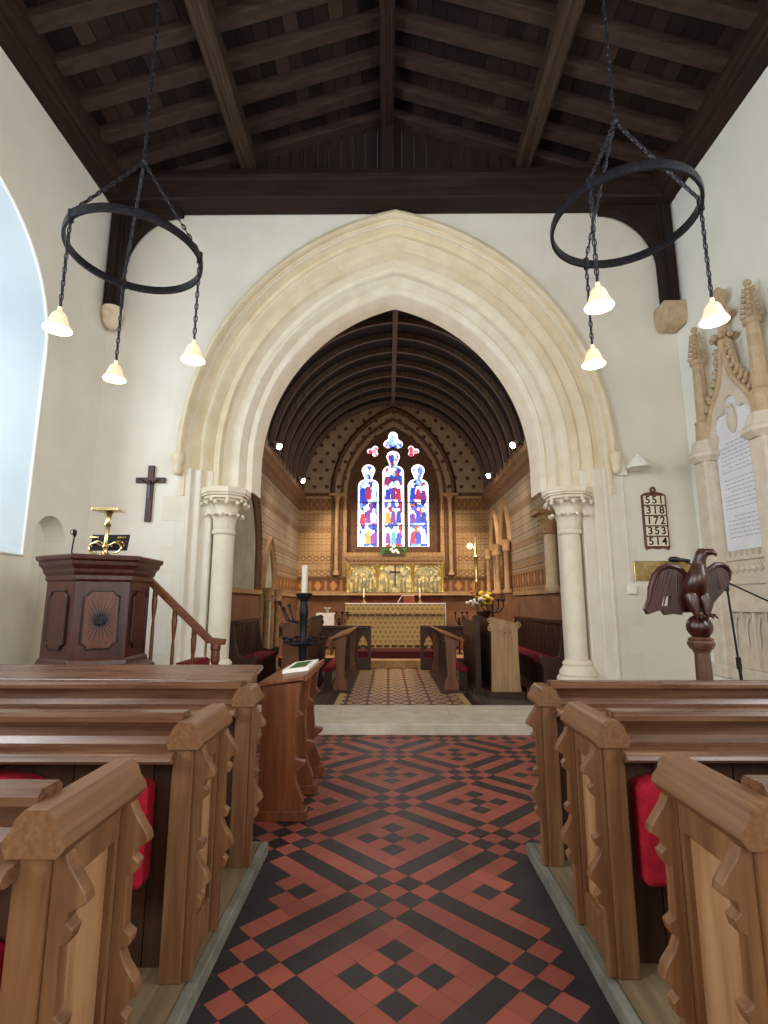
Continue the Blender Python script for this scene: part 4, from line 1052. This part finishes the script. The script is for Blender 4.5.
for P, s in ((Lf, 1), (Rt, -1)):
    for i in range(2, 11, 1):
        bm = bmn(); u, z = P[i]; tube(bm, [(XR-.15, u, z), (XR-.15, u+s*.07, z+.05), (XR-.16, u+s*.11, z+.10), (XR-.17, u+s*.09, z+.13)], [.03, .038, .04, .015], 6); ball(bm, (XR-.18, u+s*.07, z+.03), .03, 6, 5); obj('crocket', bm, 'stone_dk', t)
bm = bmn(); lathe(bm, [(.05, 4.55), (.06, 4.66), (.10, 4.74), (.05, 4.80), (.045, 4.92), (.12, 5.0), (.13, 5.06), (.06, 5.12), (.05, 5.2), (.10, 5.28), (.08, 5.36), (.02, 5.42)], (XR-.13, MY, 0), 8)
for z in (4.74, 5.03): 
    for q in range(8): ball(bm, (XR-.13+.12*cos(q*pi/4), MY+.12*sin(q*pi/4), z), .045, 6, 5)
obj('finial', bm, 'stone_dk', t)
bm = bmn(); box(bm, XR-.13, XR-.09, MY-.38, MY+.38, 2.12, 4.0); tb_ = obj('tablet', bm, 'tablet', t)
bm = bmn(); rr = random.Random(5)
for i in range(24):      # lines of small worn lettering, too small to read
    z = 3.42-i*.05; hw = .30 if i % 6 else .18; y = MY-hw
    if i % 9 == 8: continue
    while y < MY+hw:
        ln = rr.uniform(.02, .07); box(bm, XR-.132, XR-.129, y, min(y+ln, MY+hw), z, z+.012); y += ln+.018
obj('inscription', bm, 'inkgrey', tb_, kind='stuff')
bm = bmn(); lathe(bm, [(.02, 3.52), (.06, 3.58), (.075, 3.68), (.06, 3.78), (.03, 3.84)], (XR-.15, MY, 0), 10, 0, .6, 1); ball(bm, (XR-.17, MY, 3.86), .035, 8, 6); obj('shield_ornament', bm, 'stone_gr', t, smooth=50)
bm = bmn(); box(bm, XR-.16, XR, MY-.42, MY+.42, 2.00, 2.04); box(bm, XR-.13, XR, MY-.42, MY+.42, 1.72, 2.00)
for i in range(8):
    y = MY-.36+i*.103; ball(bm, (XR-.14, y, 1.90), .035, 8, 6); tube(bm, [(XR-.14, y+.036*cos(q*pi/6), 1.90+.045*sin(q*pi/6)) for q in range(12)], .010, 5, True)
    prism(bm, [(y-.04, 2.04), (y, 2.12), (y+.04, 2.04)], 'x', XR-.16, XR-.10)
obj('frieze', bm, 'stone_gr', t)
bm = bmn(); box(bm, XR-.20, XR, MY-.42, MY+.42, 1.40, 1.46); box(bm, XR-.13, XR, MY-.42, MY+.42, .70, 1.40); box(bm, XR-.24, XR, MY-.44, MY+.44, .62, .76)
for i in range(5):
    y = MY-.40+i*.20; box(bm, XR-.18, XR-.12, y-.02, y+.02, .76, 1.40)
    if i < 4:
        for q in (-1, 1): tube(bm, [(XR-.15, y+.10+q*.075, 1.0), (XR-.15, y+.10+q*.07, 1.22), (XR-.15, y+.10+q*.035, 1.31), (XR-.15, y+.10, 1.36)], .012, 6)
obj('blind_arcade', bm, 'stone_gr', t)
bm = bmn(); loft(bm, [[(XR-a, 5.0-b, z), (XR+.02, 5.0-b, z), (XR+.02, 5.0+b, z), (XR-a, 5.0+b, z)] for a, b, z in ((.06, .06, 4.42), (.18, .14, 4.56), (.20, .16, 4.72), (.20, .16, 4.86))])
tag(obj('stone_corbel', bm, 'stone_gr', bevel=.012), 'stone corbel on the right nave wall at the photo edge, past the memorial', 'corbel')

# ------------------------------------------------------------------ chandeliers
def chain_links(bm, p, q, link=.055):
    p = Vector(p); q = Vector(q); n = max(2, int((q-p).length/link)); t = (q-p).normalized()
    s = t.cross(Vector((0,1,0)) if abs(t.y) < .8 else Vector((1,0,0))).normalized(); w = t.cross(s)
    for i in range(n):
        c = p.lerp(q, (i+.5)/n); a = s if i % 2 else w
        tube(bm, [tuple(c + t*(link*.66*cos(k*pi/4)) + a*(.015*sin(k*pi/4))) for k in range(8)], .0055, 4, True)
def chandelier(cx, cy, angs, label, side):
    zr, r, zl, zh = 4.60, .56, 3.60, 5.55
    t = thing('ring_chandelier', label, 'chandelier', (cx, cy, zl))
    bm = bmn(); n = 48
    loft(bm, [[(cx+a*cos(2*pi*i/n), cy+a*sin(2*pi*i/n), zr+b) for a, b in ((r-.012, -.035), (r+.012, -.035), (r+.016, 0), (r+.012, .035), (r-.012, .035), (r-.016, 0))] for i in range(n)], closed=True)
    obj('ring', bm, 'iron', t, smooth=40)
    bm = bmn(); chain_links(bm, (cx, cy, zh), (cx, cy, zroof(cx)-.14), .075); tube(bm, [(cx, cy, zh), (cx, cy, zroof(cx)-.1)], .006, 5)
    ball(bm, (cx, cy, zh), .03, 8, 6); obj('suspension_chain', bm, 'chain', t)
    for k, a in enumerate(angs):
        x, y = cx+r*cos(a), cy+r*sin(a)
        bm = bmn(); chain_links(bm, (cx, cy, zh), (x, y, zr+.04)); tube(bm, [(cx, cy, zh), (x, y, zr+.04)], .005, 5)
        lathe(bm, [(.026, -.05), (.026, .05)], (x, y, zr), 8); obj('stay_chain', bm, 'chain', t)
        bm = bmn(); chain_links(bm, (x, y, zr-.04), (x, y, zl+.19)); tube(bm, [(x, y, zr-.04), (x, y, zl+.19)], .005, 5); obj('drop_chain', bm, 'chain', t)
        bm = bmn(); lathe(bm, [(.102, 0), (.098, .012), (.076, .05), (.064, .085), (.055, .115), (.04, .14), (.018, .15), (.016, .19)], (x, y, zl), 24)
        top = [f for f in bm.faces if len(f.verts) > 4 and all(abs(v.co.z-zl) < .001 for v in f.verts)]
        bmesh.ops.delete(bm, geom=top, context='FACES_ONLY')
        sh = obj('lamp_shade', bm, 'bell', t, smooth=60)
        bm = bmn(); ball(bm, (x, y, zl+.055), .042, 14, 10); obj('bulb', bm, 'bulb', sh, smooth=60)
        l = bpy.data.lights.new('lamp_light', 'POINT'); l.energy = 7; l.color = (1, .78, .55); l.shadow_soft_size = .06
        lo = bpy.data.objects.new('lamp_light', l); C.objects.link(lo); lo.location = (x, y, zl-.03)
chandelier(-2.27, 4.20, [R(237), R(127), R(6)], 'black iron ring chandelier with three lit bell shades, hanging on the left', 'left')
chandelier(1.94, 3.82, [R(222), R(100), R(-18)], 'black iron ring chandelier with three lit bell shades, hanging on the right', 'right')

# ------------------------------------------------------------------ choir furniture
def daises():
    for x0, x1, lab in ((CL, -1.70, 'l'), (2.06, CR, 'r')):
        bm = bmn(); box(bm, x0, x1, 8.06, 9.75 if x0 < 0 else 11.15, .12, .26)
        tag(obj('choir_platform', bm, 'stall_d'), 'low dark wooden platform under the %s choir bench' % ('left' if lab == 'l' else 'right'), 'platform')
daises()
def choir_bench(s, label, lab2):
    x = CL if s < 0 else CR
    f = -s
    t = thing('choir_bench', label, 'bench', (x+f*.35, 9.5, .26), 'choir benches')
    X = lambda a, b: (min(x+f*a, x+f*b), max(x+f*a, x+f*b))
    y0, y1 = 8.08, (9.65 if s < 0 else 11.1)
    bm = bmn(); a, b = X(.02, .09); box(bm, a, b, y0, y1, .26, 1.18); a, b = X(.02, .13); box(bm, a, b, y0, y1, 1.18, 1.23)
    a, b = X(.09, .10)
    for i in range(5 if s < 0 else 11): box(bm, a, b, y0+.04+i*.245, y0+.22+i*.245, .72, 1.14)
    obj('back_panel', bm, 'stall_d', t, bevel=.005)
    bm = bmn(); a, b = X(.09, .44); box(bm, a, b, y0, y1, .54, .58); a, b = X(.36, .40); box(bm, a, b, y0, y1, .26, .54); obj('seat', bm, 'stall_d', t)
    bm = bmn(); a, b = X(.10, .435); box(bm, a, b, y0+.04, y1-.06, .58, .65); obj('cushion', bm, 'red_d', t, bevel=.02)
    for yy in (y0, y1):
        bm = bmn(); P = [(.02, .26), (.44, .26), (.43, .52), (.47, .60), (.48, .70), (.43, .74), (.37, .70), (.30, .68), (.20, .72), (.14, .95), (.10, 1.22), (.02, 1.24)]
        prism(bm, [(x+f*u, z) for u, z in P], 'y', yy-.03, yy+.03); obj('bench_end', bm, 'stall_d', t, bevel=.008)
choir_bench(-1, 'dark oak choir bench with red cushion against the left chancel wall', '')
choir_bench(1, 'dark oak choir bench with red cushion against the right chancel wall', '')
def stall(x0, x1, m_end, label, y0, y1, emblem, s):
    t = thing('choir_stall', label, 'choir stall', ((x0+x1)/2, y0, .12))
    w = x1-x0; cx = (x0+x1)/2
    P = [(-.50, 0), (-.47, .35), (-.45, .80), (-.44, .97), (-.50, 1.0), (-.52, 1.05), (-.46, 1.08), (-.49, 1.13), (-.40, 1.17), (.40, 1.08), (.50, 1.10), (.52, 1.03), (.46, .96), (.46, .60), (.48, .2), (.52, 0)]
    bm = bmn(); prism(bm, [(cx+s*u*w, .12+z) for u, z in P], 'y', y0, y0+.06); e = obj('stall_end', bm, m_end, t, bevel=.006)
    if emblem:
        bm = bmn()
        for q in range(4): tube(bm, [(cx+.04*cos(q*pi/2)+.035*cos(k*pi/5), y0-.004, 1.06+.04*sin(q*pi/2)+.035*sin(k*pi/5)) for k in range(10)], .007, 5, True)
        tube(bm, [(cx+.095*cos(k*pi/2), y0-.004, 1.06+.095*sin(k*pi/2)) for k in range(4)], .006, 5, True)
        for u, z in ((-.48, 1.24), (.48, 1.17), (-.48, 1.12)): tube(bm, [(cx+s*u*w+.035*cos(k*pi/6), y0-.002, z+.035*sin(k*pi/6)) for k in range(12)], .010, 5, True)
        obj('quatrefoil', bm, m_end, e, smooth=50)
    bm = bmn(); prism(bm, [(cx-w*.40, .97), (cx+w*.40, .97), (cx+w*.42, 1.12 if s > 0 else 1.22), (cx-w*.42, 1.22 if s > 0 else 1.12)], 'y', y0+.06, y1-.06); obj('book_desk', bm, 'stall_d', t)
    bm = bmn(); box(bm, cx-w*.36, cx-w*.30, y0+.06, y1, .2, 1.0); box(bm, cx+w*.30, cx+w*.36, y0+.06, y1, .2, 1.0); obj('side_panel', bm, 'stall_d', t)
    bm = bmn(); prism(bm, [(cx+s*u*w, .12+z) for u, z in P], 'y', y1-.06, y1); obj('stall_end', bm, 'stall_d', t, bevel=.006)
    bm = bmn(); box(bm, x0-.05, x1+.05, y0-.03, y1+.03, .12, .20); obj('plinth', bm, 'stall_d', t)
stall(1.54, 1.98, 'stall_l', 'pale oak ended choir stall with quatrefoil emblem on the right side of the chancel', 8.08, 9.8, True, 1)
stall(1.37, 1.46, 'stall_d', 'narrow dark stall end just left of the quatrefoil choir stall on the right', 8.45, 9.8, False, 1)
stall(-1.62, -1.20, 'stall', 'brown oak ended choir stall on the left side of the chancel behind the paschal candle', 8.08, 9.9, True, -1)
def prayer_desk(s, x, label):
    t = thing('prayer_desk', label, 'prayer desk', (x, 8.65, .12), 'low sloping prayer desks facing the chancel aisle')
    P = [(-.10, 0), (-.09, .15), (-.05, .22), (-.07, .70), (-.09, .78), (.12, .88), (.10, .70), (.08, .22), (.12, .15), (.14, 0)]
    P = [(x-s*u, .12+z) for u, z in P]
    for y in (8.55, 10.9):
        bm = bmn(); prism(bm, P, 'y', y, y+.07); obj('desk_end', bm, 'stall', t, bevel=.006)
    bm = bmn(); prism(bm, [(x+s*.20, .92), (x+s*.20, .895), (x-s*.17, 1.02), (x-s*.17, 1.045)], 'y', 8.50, 11.0); obj('desk_top', bm, 'stall_y', t, bevel=.006)
    bm = bmn()
    lo, hi = sorted((x, x+s*.04)); n = 7; y0, y1 = 8.62, 10.9
    box(bm, lo, hi, y0, y1, .80, .92); box(bm, lo, hi, y0, y1, .16, .24)
    for i in range(n+1): y = y0+(y1-y0)*i/n; box(bm, lo, hi, y-.025, y+.025, .24, .80)
    obj('arcaded_front', bm, 'stall_d', t)
    bm = bmn(); box(bm, x-.20, x+.20, 8.45, 11.0, .12, .15); obj('plinth', bm, 'stall_d', t)
    bm = bmn(); a, b = sorted((x+s*.13, x+s*.27)); box(bm, a, b, 8.75, 10.8, .40, .47); obj('red_kneeling_pad', bm, 'red_d', t, bevel=.015)
    a, b = sorted((x+s*.14, x+s*.26))
    for y in (8.8, 10.7): bm = bmn(); box(bm, a, b, y, y+.05, .12, .40); obj('kneeler_support', bm, 'stall_d', t)
prayer_desk(1, 1.02, 'low oak prayer desk with sloping top on the right of the chancel aisle')
prayer_desk(-1, -.78, 'low oak prayer desk with sloping top on the left of the chancel aisle')
# communion rails
for s, x0, x1, lab in ((-1, CL+.02, -.36, 'left'), (1, .68, CR-.02, 'right')):
    t = thing('communion_rail', 'dark oak communion rail with trefoil openings on the %s before the altar' % lab, 'altar rail', ((x0+x1)/2, 11.3, .12))
    bm = bmn(); box(bm, x0, x1, 11.25, 11.37, .97, 1.03); obj('top_rail', bm, 'stall_d', t, bevel=.01)
    bm = bmn(); n = 6; w = (x1-x0)/n; holes = []
    for i in range(n):
        c = x0+w*(i+.5); ap = arch_pts(c, .55, w*.30, .28, 6)
        holes.append([(ap[0][0], .36)] + ap + [(ap[-1][0], .36)])
    plate(bm, [(x0, .12), (x1, .12), (x1, .97), (x0, .97)], holes, 'y', 11.28, 11.34); obj('pierced_panel', bm, 'stall_d', t)
    bm = bmn()
    for h_ in holes:
        c = (h_[0][0]+h_[-1][0])/2
        for q in (-1, 1): ball(bm, (c+q*w*.22, 11.31, .58), w*.10, 8, 6)
    obj('cusps', bm, 'stall_d', t)
# paschal candlestick
x, y = -1.23, 7.72
t = thing('paschal_candlestick', 'tall black iron candle stand with side prickets left of the chancel entrance', 'candle stand', (x, y, .12))
bm = bmn(); lathe(bm, [(.16, .12), (.16, .16), (.07, .22), (.055, .5), (.06, .86), (.085, .90), (.05, .95), (.055, 1.30), (.07, 1.34), (.06, 1.40), (.05, 1.52), (.10, 1.58), (.12, 1.62), (.12, 1.64), (.03, 1.65)], (x, y, 0), 10); obj('stem', bm, 'iron', t, smooth=40)
bm = bmn()
for q in range(6):
    a = q*pi/3; tube(bm, [(x, y, .92), (x+.17*cos(a), y+.17*sin(a), .90), (x+.26*cos(a), y+.26*sin(a), .95), (x+.27*cos(a), y+.27*sin(a), 1.0)], .014, 6)
    lathe(bm, [(.015, .98), (.045, 1.0), (.045, 1.015), (.012, 1.02)], (x+.27*cos(a), y+.27*sin(a), 0), 8)
tube(bm, [(x+.27*cos(q*pi/12), y+.27*sin(q*pi/12), .94) for q in range(24)], .012, 6, True)
obj('pricket_ring', bm, 'iron', t, smooth=40)
bm = bmn()
for dx, dz in ((-.30, 1.42), (-.22, 1.46), (-.36, 1.50)): tube(bm, [(x-.03, y, 1.20), (x+dx*.7, y+.02, 1.25), (x+dx, y+.03, dz)], .012, 6); ball(bm, (x+dx, y+.03, dz), .03, 8, 6)
obj('side_branches', bm, 'iron', t, smooth=40)
bm = bmn(); lathe(bm, [(.045, 0), (.045, .40), (.03, .41), (.004, .415)], (x, y, 1.64), 14)
tag(obj('paschal_candle', bm, 'wax', smooth=40), 'thick white candle standing on the black iron candle stand', 'candle')
# processional staff with candle, flowers and iron holder on the right
x, y = 1.84, 10.9
t = thing('processional_torch', 'tall brass processional torch with small lit light on the right of the chancel', 'torch', (x, y, .26))
bm = bmn(); tube(bm, [(x, y, .12), (x, y, 1.75)], .018, 8); obj('pole', bm, 'stall_d', t)
bm = bmn(); lathe(bm, [(.03, 1.7), (.04, 1.75), (.035, 1.9), (.05, 1.95), (.035, 2.0), (.04, 2.4), (.06, 2.45), (.03, 2.5), (.02, 2.85)], (x, y, 0), 10); tube(bm, [(x, y, 2.62), (x-.10, y, 2.64)], .012, 6); obj('brass_head', bm, 'brass', t, smooth=40)
bm = bmn(); ball(bm, (x-.12, y, 2.68), .06, 12, 8); obj('light', bm, 'flame', t, smooth=60)
x, y = 1.86, 10.30
t = thing('flower_pedestal', 'arrangement of yellow, cream and orange flowers on a dark pedestal, right of the altar', 'flowers', (x, y, .20))
bm = bmn(); lathe(bm, [(.16, .26), (.05, .34), (.04, 1.16), (.09, 1.22), (.14, 1.34), (.13, 1.36)], (x, y, 0), 12); obj('pedestal', bm, 'stall_d', t, smooth=40)
rr = random.Random(11); bmsf = {'leaf': bmn(), 'petal_y': bmn(), 'petal_w': bmn(), 'petal_o': bmn()}
for i in range(60):
    a = rr.uniform(0, 2*pi); e = rr.uniform(-.1, 1.0); d = rr.uniform(.12, .27)
    p = (x-.06+1.1*d*cos(a)*cos(e*.9), y+d*sin(a)*cos(e*.9), 1.46+d*1.1*sin(e*1.2))
    if i < 34: 
        q = Vector(p); bm = bmsf['leaf']; n_ = Vector((cos(a), sin(a), .4)); s_ = n_.cross(Vector((0,0,1))).normalized()*.028
        bm.faces.new([bm.verts.new(v) for v in (q-n_*.07, q+s_, q+n_*.08, q-s_)])
    else:
        kk = 'petal_y' if p[0] > x-.10 and i % 4 else ('petal_o' if i % 2 else 'petal_w'); ball(bmsf[kk], p, rr.uniform(.035, .055), 8, 5, .7)
for kk, nm in (('leaf', 'foliage'), ('petal_y', 'yellow_flowers'), ('petal_w', 'cream_flowers'), ('petal_o', 'orange_flowers')): obj(nm, bmsf[kk], kk, t)
x, y = 2.12, 10.75
t = thing('iron_candelabrum', 'black iron candelabrum with curved arms right of the flower arrangement', 'candelabrum', (x, y, .2))
bm = bmn(); lathe(bm, [(.14, .26), (.05, .32), (.02, .4), (.02, 1.50), (.04, 1.52)], (x, y, 0), 10)
for dx in (-.22, -.12, .12, .22): tube(bm, [(x, y, 1.30), (x+dx*.6, y, 1.32), (x+dx, y, 1.42), (x+dx, y, 1.54)], .013, 6); lathe(bm, [(.01, 1.52), (.045, 1.55), (.045, 1.58)], (x+dx, y, 0), 8)
obj('arms', bm, 'iron', t, smooth=40)
# altar
ax0, ax1, ay = -1.03, 1.38, 12.95
acx = (ax0+ax1)/2
t = thing('altar', 'altar dressed with a gold brocade frontal at the east end of the chancel', 'altar', (acx, ay+.35, .42))
bm = bmn(); box(bm, ax0, ax1, ay, ay+.75, .42, 1.47); obj('frontal', bm, 'frontal', t)
bm = bmn(); box(bm, ax0-.02, ax1+.02, ay-.03, ay+.77, 1.22, 1.475); obj('superfrontal', bm, 'frontal', t)
bm = bmn(); n = 13
for i in range(n):
    xa = ax0+(ax1-ax0)*i/n; xb = ax0+(ax1-ax0)*(i+.72)/n; box(bm, xa, xb, ay-.035, ay-.028, 1.20, 1.235); box(bm, xa, xb, ay-.006, ay, .44, .50)
obj('fringe', bm, 'stall_d', t)
bm = bmn(); box(bm, ax0-.025, ax1+.025, ay-.035, ay+.77, 1.475, 1.50); box(bm, ax1+.02, ax1+.03, ay-.03, ay+.7, .95, 1.5); obj('altar_cloth', bm, 'white_c', t)
for x, lab in ((ax0+.42, 'brass altar candlestick with white candle standing at the left end of the altar'), (ax1-.58, 'brass altar candlestick with white candle standing right of the missal on the altar')):
    t = thing('altar_candlestick', lab, 'candlestick', (x, ay+.30, 1.5), 'pair of altar candlesticks')
    bm = bmn(); lathe(bm, [(.075, 0), (.07, .03), (.02, .06), (.025, .10), (.014, .14), (.03, .155)], (x, ay+.30, 1.5), 12); obj('stick', bm, 'brass', t, smooth=40)
    bm = bmn(); lathe(bm, [(.016, .15), (.016, .36), (.003, .37)], (x, ay+.30, 1.5), 8); obj('candle', bm, 'wax', t, smooth=40)
t = thing('missal_stand', 'open book on a small brown stand in the middle of the altar', 'book stand', (.44, ay+.22, 1.5))
bm = bmn(); prism(bm, [(ay+.10, 1.5), (ay+.12, 1.54), (ay+.36, 1.69), (ay+.40, 1.5)], 'x', .38, .66); obj('stand', bm, 'terracotta_d', t)
bm = bmn(); prism(bm, [(.24, 1.51), (.36, 1.68), (.66, 1.68), (.66, 1.69), (.35, 1.69), (.225, 1.51)], 'y', ay+.09, ay+.12); obj('page_edge', bm, 'white_c', t)
# reredos
rx0, rx1 = -1.08, 1.46; rc = (rx0+rx1)/2
t = thing('reredos', 'gilded mosaic reredos of arched panels with a cross behind the altar', 'reredos', (rc, YE-.08, 1.76))
bm = bmn(); box(bm, rx0, rx1, YE-.10, YE-.005, 1.78, 2.52); obj('back_panel', bm, 'mosaic', t)
bm = bmn(); box(bm, rx0-.04, rx1+.04, YE-.18, YE-.005, 2.52, 2.58); box(bm, rx0-.02, rx1+.02, YE-.14, YE-.005, 2.58, 2.68)
for i in range(24): 
    x = rx0+.05+i*(rx1-rx0-.1)/23; ball(bm, (x, YE-.15, 2.63), .035, 8, 6)
obj('cornice', bm, 'tan_d', t)
bm = bmn()
for x in (rx0, rx0+.80, rx1-.80, rx1): lathe(bm, [(.05, 1.78), (.035, 1.84), (.035, 2.36), (.06, 2.44), (.06, 2.52)], (x, YE-.13, 0), 8); 
for c, hw in ((rx0+.40, .34), (rc, .42), (rx1-.40, .34)): tube(bm, [(u, YE-.11, z) for u, z in arch_pts(c, 2.22, hw, .26, 8)], .022, 6)
obj('arcade', bm, 'gold', t, smooth=40)
for c in (rx0+.22, rx0+.44, rx0+.62, rc-.22, rc+.22, rx1-.62, rx1-.42, rx1-.20):
    bm = bmn(); lathe(bm, [(.075, 1.79), (.06, 1.95), (.065, 2.05), (.05, 2.14), (.02, 2.17), (.033, 2.20), (.036, 2.23), (.025, 2.27), (.0, 2.28)], (c, YE-.12, 0), 10); obj('relief_figure', bm, 'mosaic', t, smooth=60)
bm = bmn(); box(bm, rc-.018, rc+.018, YE-.15, YE-.11, 1.95, 2.46); box(bm, rc-.14, rc+.14, YE-.15, YE-.11, 2.30, 2.335); obj('cross', bm, 'stall_d', t)
bm = bmn(); box(bm, CL+.3, CR-.3, YE-.24, YE, 1.70, 1.765)
tag(obj('altar_shelf', bm, 'tan'), 'narrow stone shelf below the gilded reredos', 'shelf')
bm = bmn(); box(bm, rx0+.05, rx1-.05, YE-.06, YE, 1.50, 1.70)
tag(obj('altar_back_cloth', bm, 'terracotta_d'), 'dark red strip of hanging cloth between reredos shelf and altar top', 'hanging')
# window sill arrangement
t = thing('sill_arrangement', 'small arrangement of foliage and white flowers on the east window sill', 'flowers', (EX, YE+.02, 2.74))
bm = bmn(); rr = random.Random(4)
for i in range(70):
    a = rr.uniform(-1, 1); p = Vector((EX+a*.34, YE-.02+rr.uniform(-.06, .06), 2.80+rr.uniform(0, .26)*(1-.5*abs(a)))); d = Vector((a, rr.uniform(-.4, .4), rr.uniform(.2, 1))).normalized(); s_ = d.cross(Vector((0,1,0))).normalized()*.025
    bm.faces.new([bm.verts.new(v) for v in (p-d*.06, p+s_, p+d*.09, p-s_)])
obj('foliage', bm, 'leaf', t)
bm = bmn()
for dx, dz in ((0, 2.86), (-.06, 2.92), (.07, 2.90), (0, 3.0), (.12, 2.84)): ball(bm, (EX+dx, YE-.08, dz), .045, 8, 6)
obj('white_flowers', bm, 'petal_w', t)
bm = bmn(); box(bm, EX-.30, EX+.30, YE-.06, YE+.08, 2.73, 2.80); obj('trough', bm, 'stall_d', t)
# credence table
t = thing('credence_table', 'small table under a white cloth with vessels at the left of the sanctuary', 'table', (-1.50, 12.8, .29))
bm = bmn(); box(bm, -1.68, -1.30, 12.6, 13.0, 1.20, 1.24)
for x in (-1.66, -1.36):
    for y in (12.62, 12.94): box(bm, x, x+.04, y, y+.04, .29, 1.20)
obj('table', bm, 'stall', t)
bm = bmn(); box(bm, -1.70, -1.28, 12.58, 13.02, 1.24, 1.26); box(bm, -1.70, -1.28, 12.575, 12.585, .92, 1.26); box(bm, -1.71, -1.70, 12.58, 13.0, .66, 1.26); obj('white_cloth', bm, 'white_c', t)
bm = bmn(); lathe(bm, [(.04, 1.26), (.03, 1.30), (.05, 1.36), (.10, 1.39), (.10, 1.40)], (-1.46, 12.72, 0), 12)
tag(obj('silver_dish', bm, 'silver', smooth=40), 'small silver footed dish standing on the white credence cloth', 'dish')
for x, lab in ((-1.19, 'dark iron flower stand between the credence table and the altar'), (1.72, 'dark iron flower stand at the right end of the altar')):
    t = thing('altar_stand', lab, 'stand', (x, 12.9, .29))
    bm = bmn(); lathe(bm, [(.10, .29), (.02, .34), (.02, 1.1), (.05, 1.14)], (x, 12.9, 0), 10)
    for dx in (-.08, .08, .20): tube(bm, [(x, 12.9, .95), (x+dx, 12.9, 1.12), (x+dx, 12.9, 1.26)], .012, 6); lathe(bm, [(.015, 1.24), (.05, 1.29)], (x+dx, 12.9, 0), 8)
    obj('stem', bm, 'iron', t, smooth=40)

# ------------------------------------------------------------------ light
def area(name, loc, rot, sx, sy, e, c=(1, 1, 1)):
    l = bpy.data.lights.new(name, 'AREA'); l.shape = 'RECTANGLE'; l.size = sx; l.size_y = sy; l.energy = e; l.color = c
    o = bpy.data.objects.new(name, l); C.objects.link(o); o.location = loc; o.rotation_euler = rot
    return o
area('window_light', (XL-.55, W1[0], 3.8), (0, R(-90), 0), 2.2, 1.6, 84, (.82, .94, 1))
area('window_light', (XL-.55, W2[0], 3.8), (0, R(-90), 0), 2.2, 1.5, 230, (.92, .96, 1))
area('window_light', (XR+.55, 1.6, 3.8), (0, R(90), 0), 2.2, 1.4, 135, (.95, .98, 1))
area('window_light', (XR+.55, -3.2, 3.8), (0, R(90), 0), 2.2, 1.4, 135, (.95, .98, 1))
area('west_fill_light', (0, YBACK+.1, 4.2), (R(90), 0, 0), 5, 4.5, 290, (1, .95, .88))  # unseen fill lamp for daylight from behind; back wall has no window
for x, y, s in ((CL+.4, 9.95, 1), (CL+.4, 12.7, 1), (CR-.4, 9.7, -1), (CR-.4, 12.2, -1)):
    l = bpy.data.lights.new('chancel_spot', 'SPOT'); l.energy = 300; l.color = (1, .85, .68); l.spot_size = R(110); l.spot_blend = .7; l.shadow_soft_size = .1
    o = bpy.data.objects.new('chancel_spot', l); C.objects.link(o); o.location = (x, y, 4.55)
    d = Vector((CXC - s*.2, YE-.6 if y > 11 else 11.8, 1.2)) - Vector(o.location); o.rotation_euler = d.to_track_quat('-Z', 'Y').to_euler()
for y, e in ((9.2, 48), (11.8, 42)):
    l = bpy.data.lights.new('chancel_fill', 'POINT'); l.energy = e; l.color = (1, .88, .74); l.shadow_soft_size = .5  # added fill lamps without fixtures, standing in for bounced spotlight glow
    o = bpy.data.objects.new('chancel_fill', l); C.objects.link(o); o.location = (CXC, y, 3.9)
w = bpy.data.worlds.new('world'); bpy.context.scene.world = w; w.use_nodes = True
w.node_tree.nodes['Background'].inputs[0].default_value = (.85, .92, 1, 1); w.node_tree.nodes['Background'].inputs[1].default_value = .6
sc = bpy.context.scene
sc.view_settings.view_transform = 'Standard'; sc.view_settings.look = 'None'; sc.view_settings.exposure = .12
sc.cycles.max_bounces = 8; sc.cycles.diffuse_bounces = 5; sc.cycles.sample_clamp_indirect = 6
sc.cycles.use_denoising = True
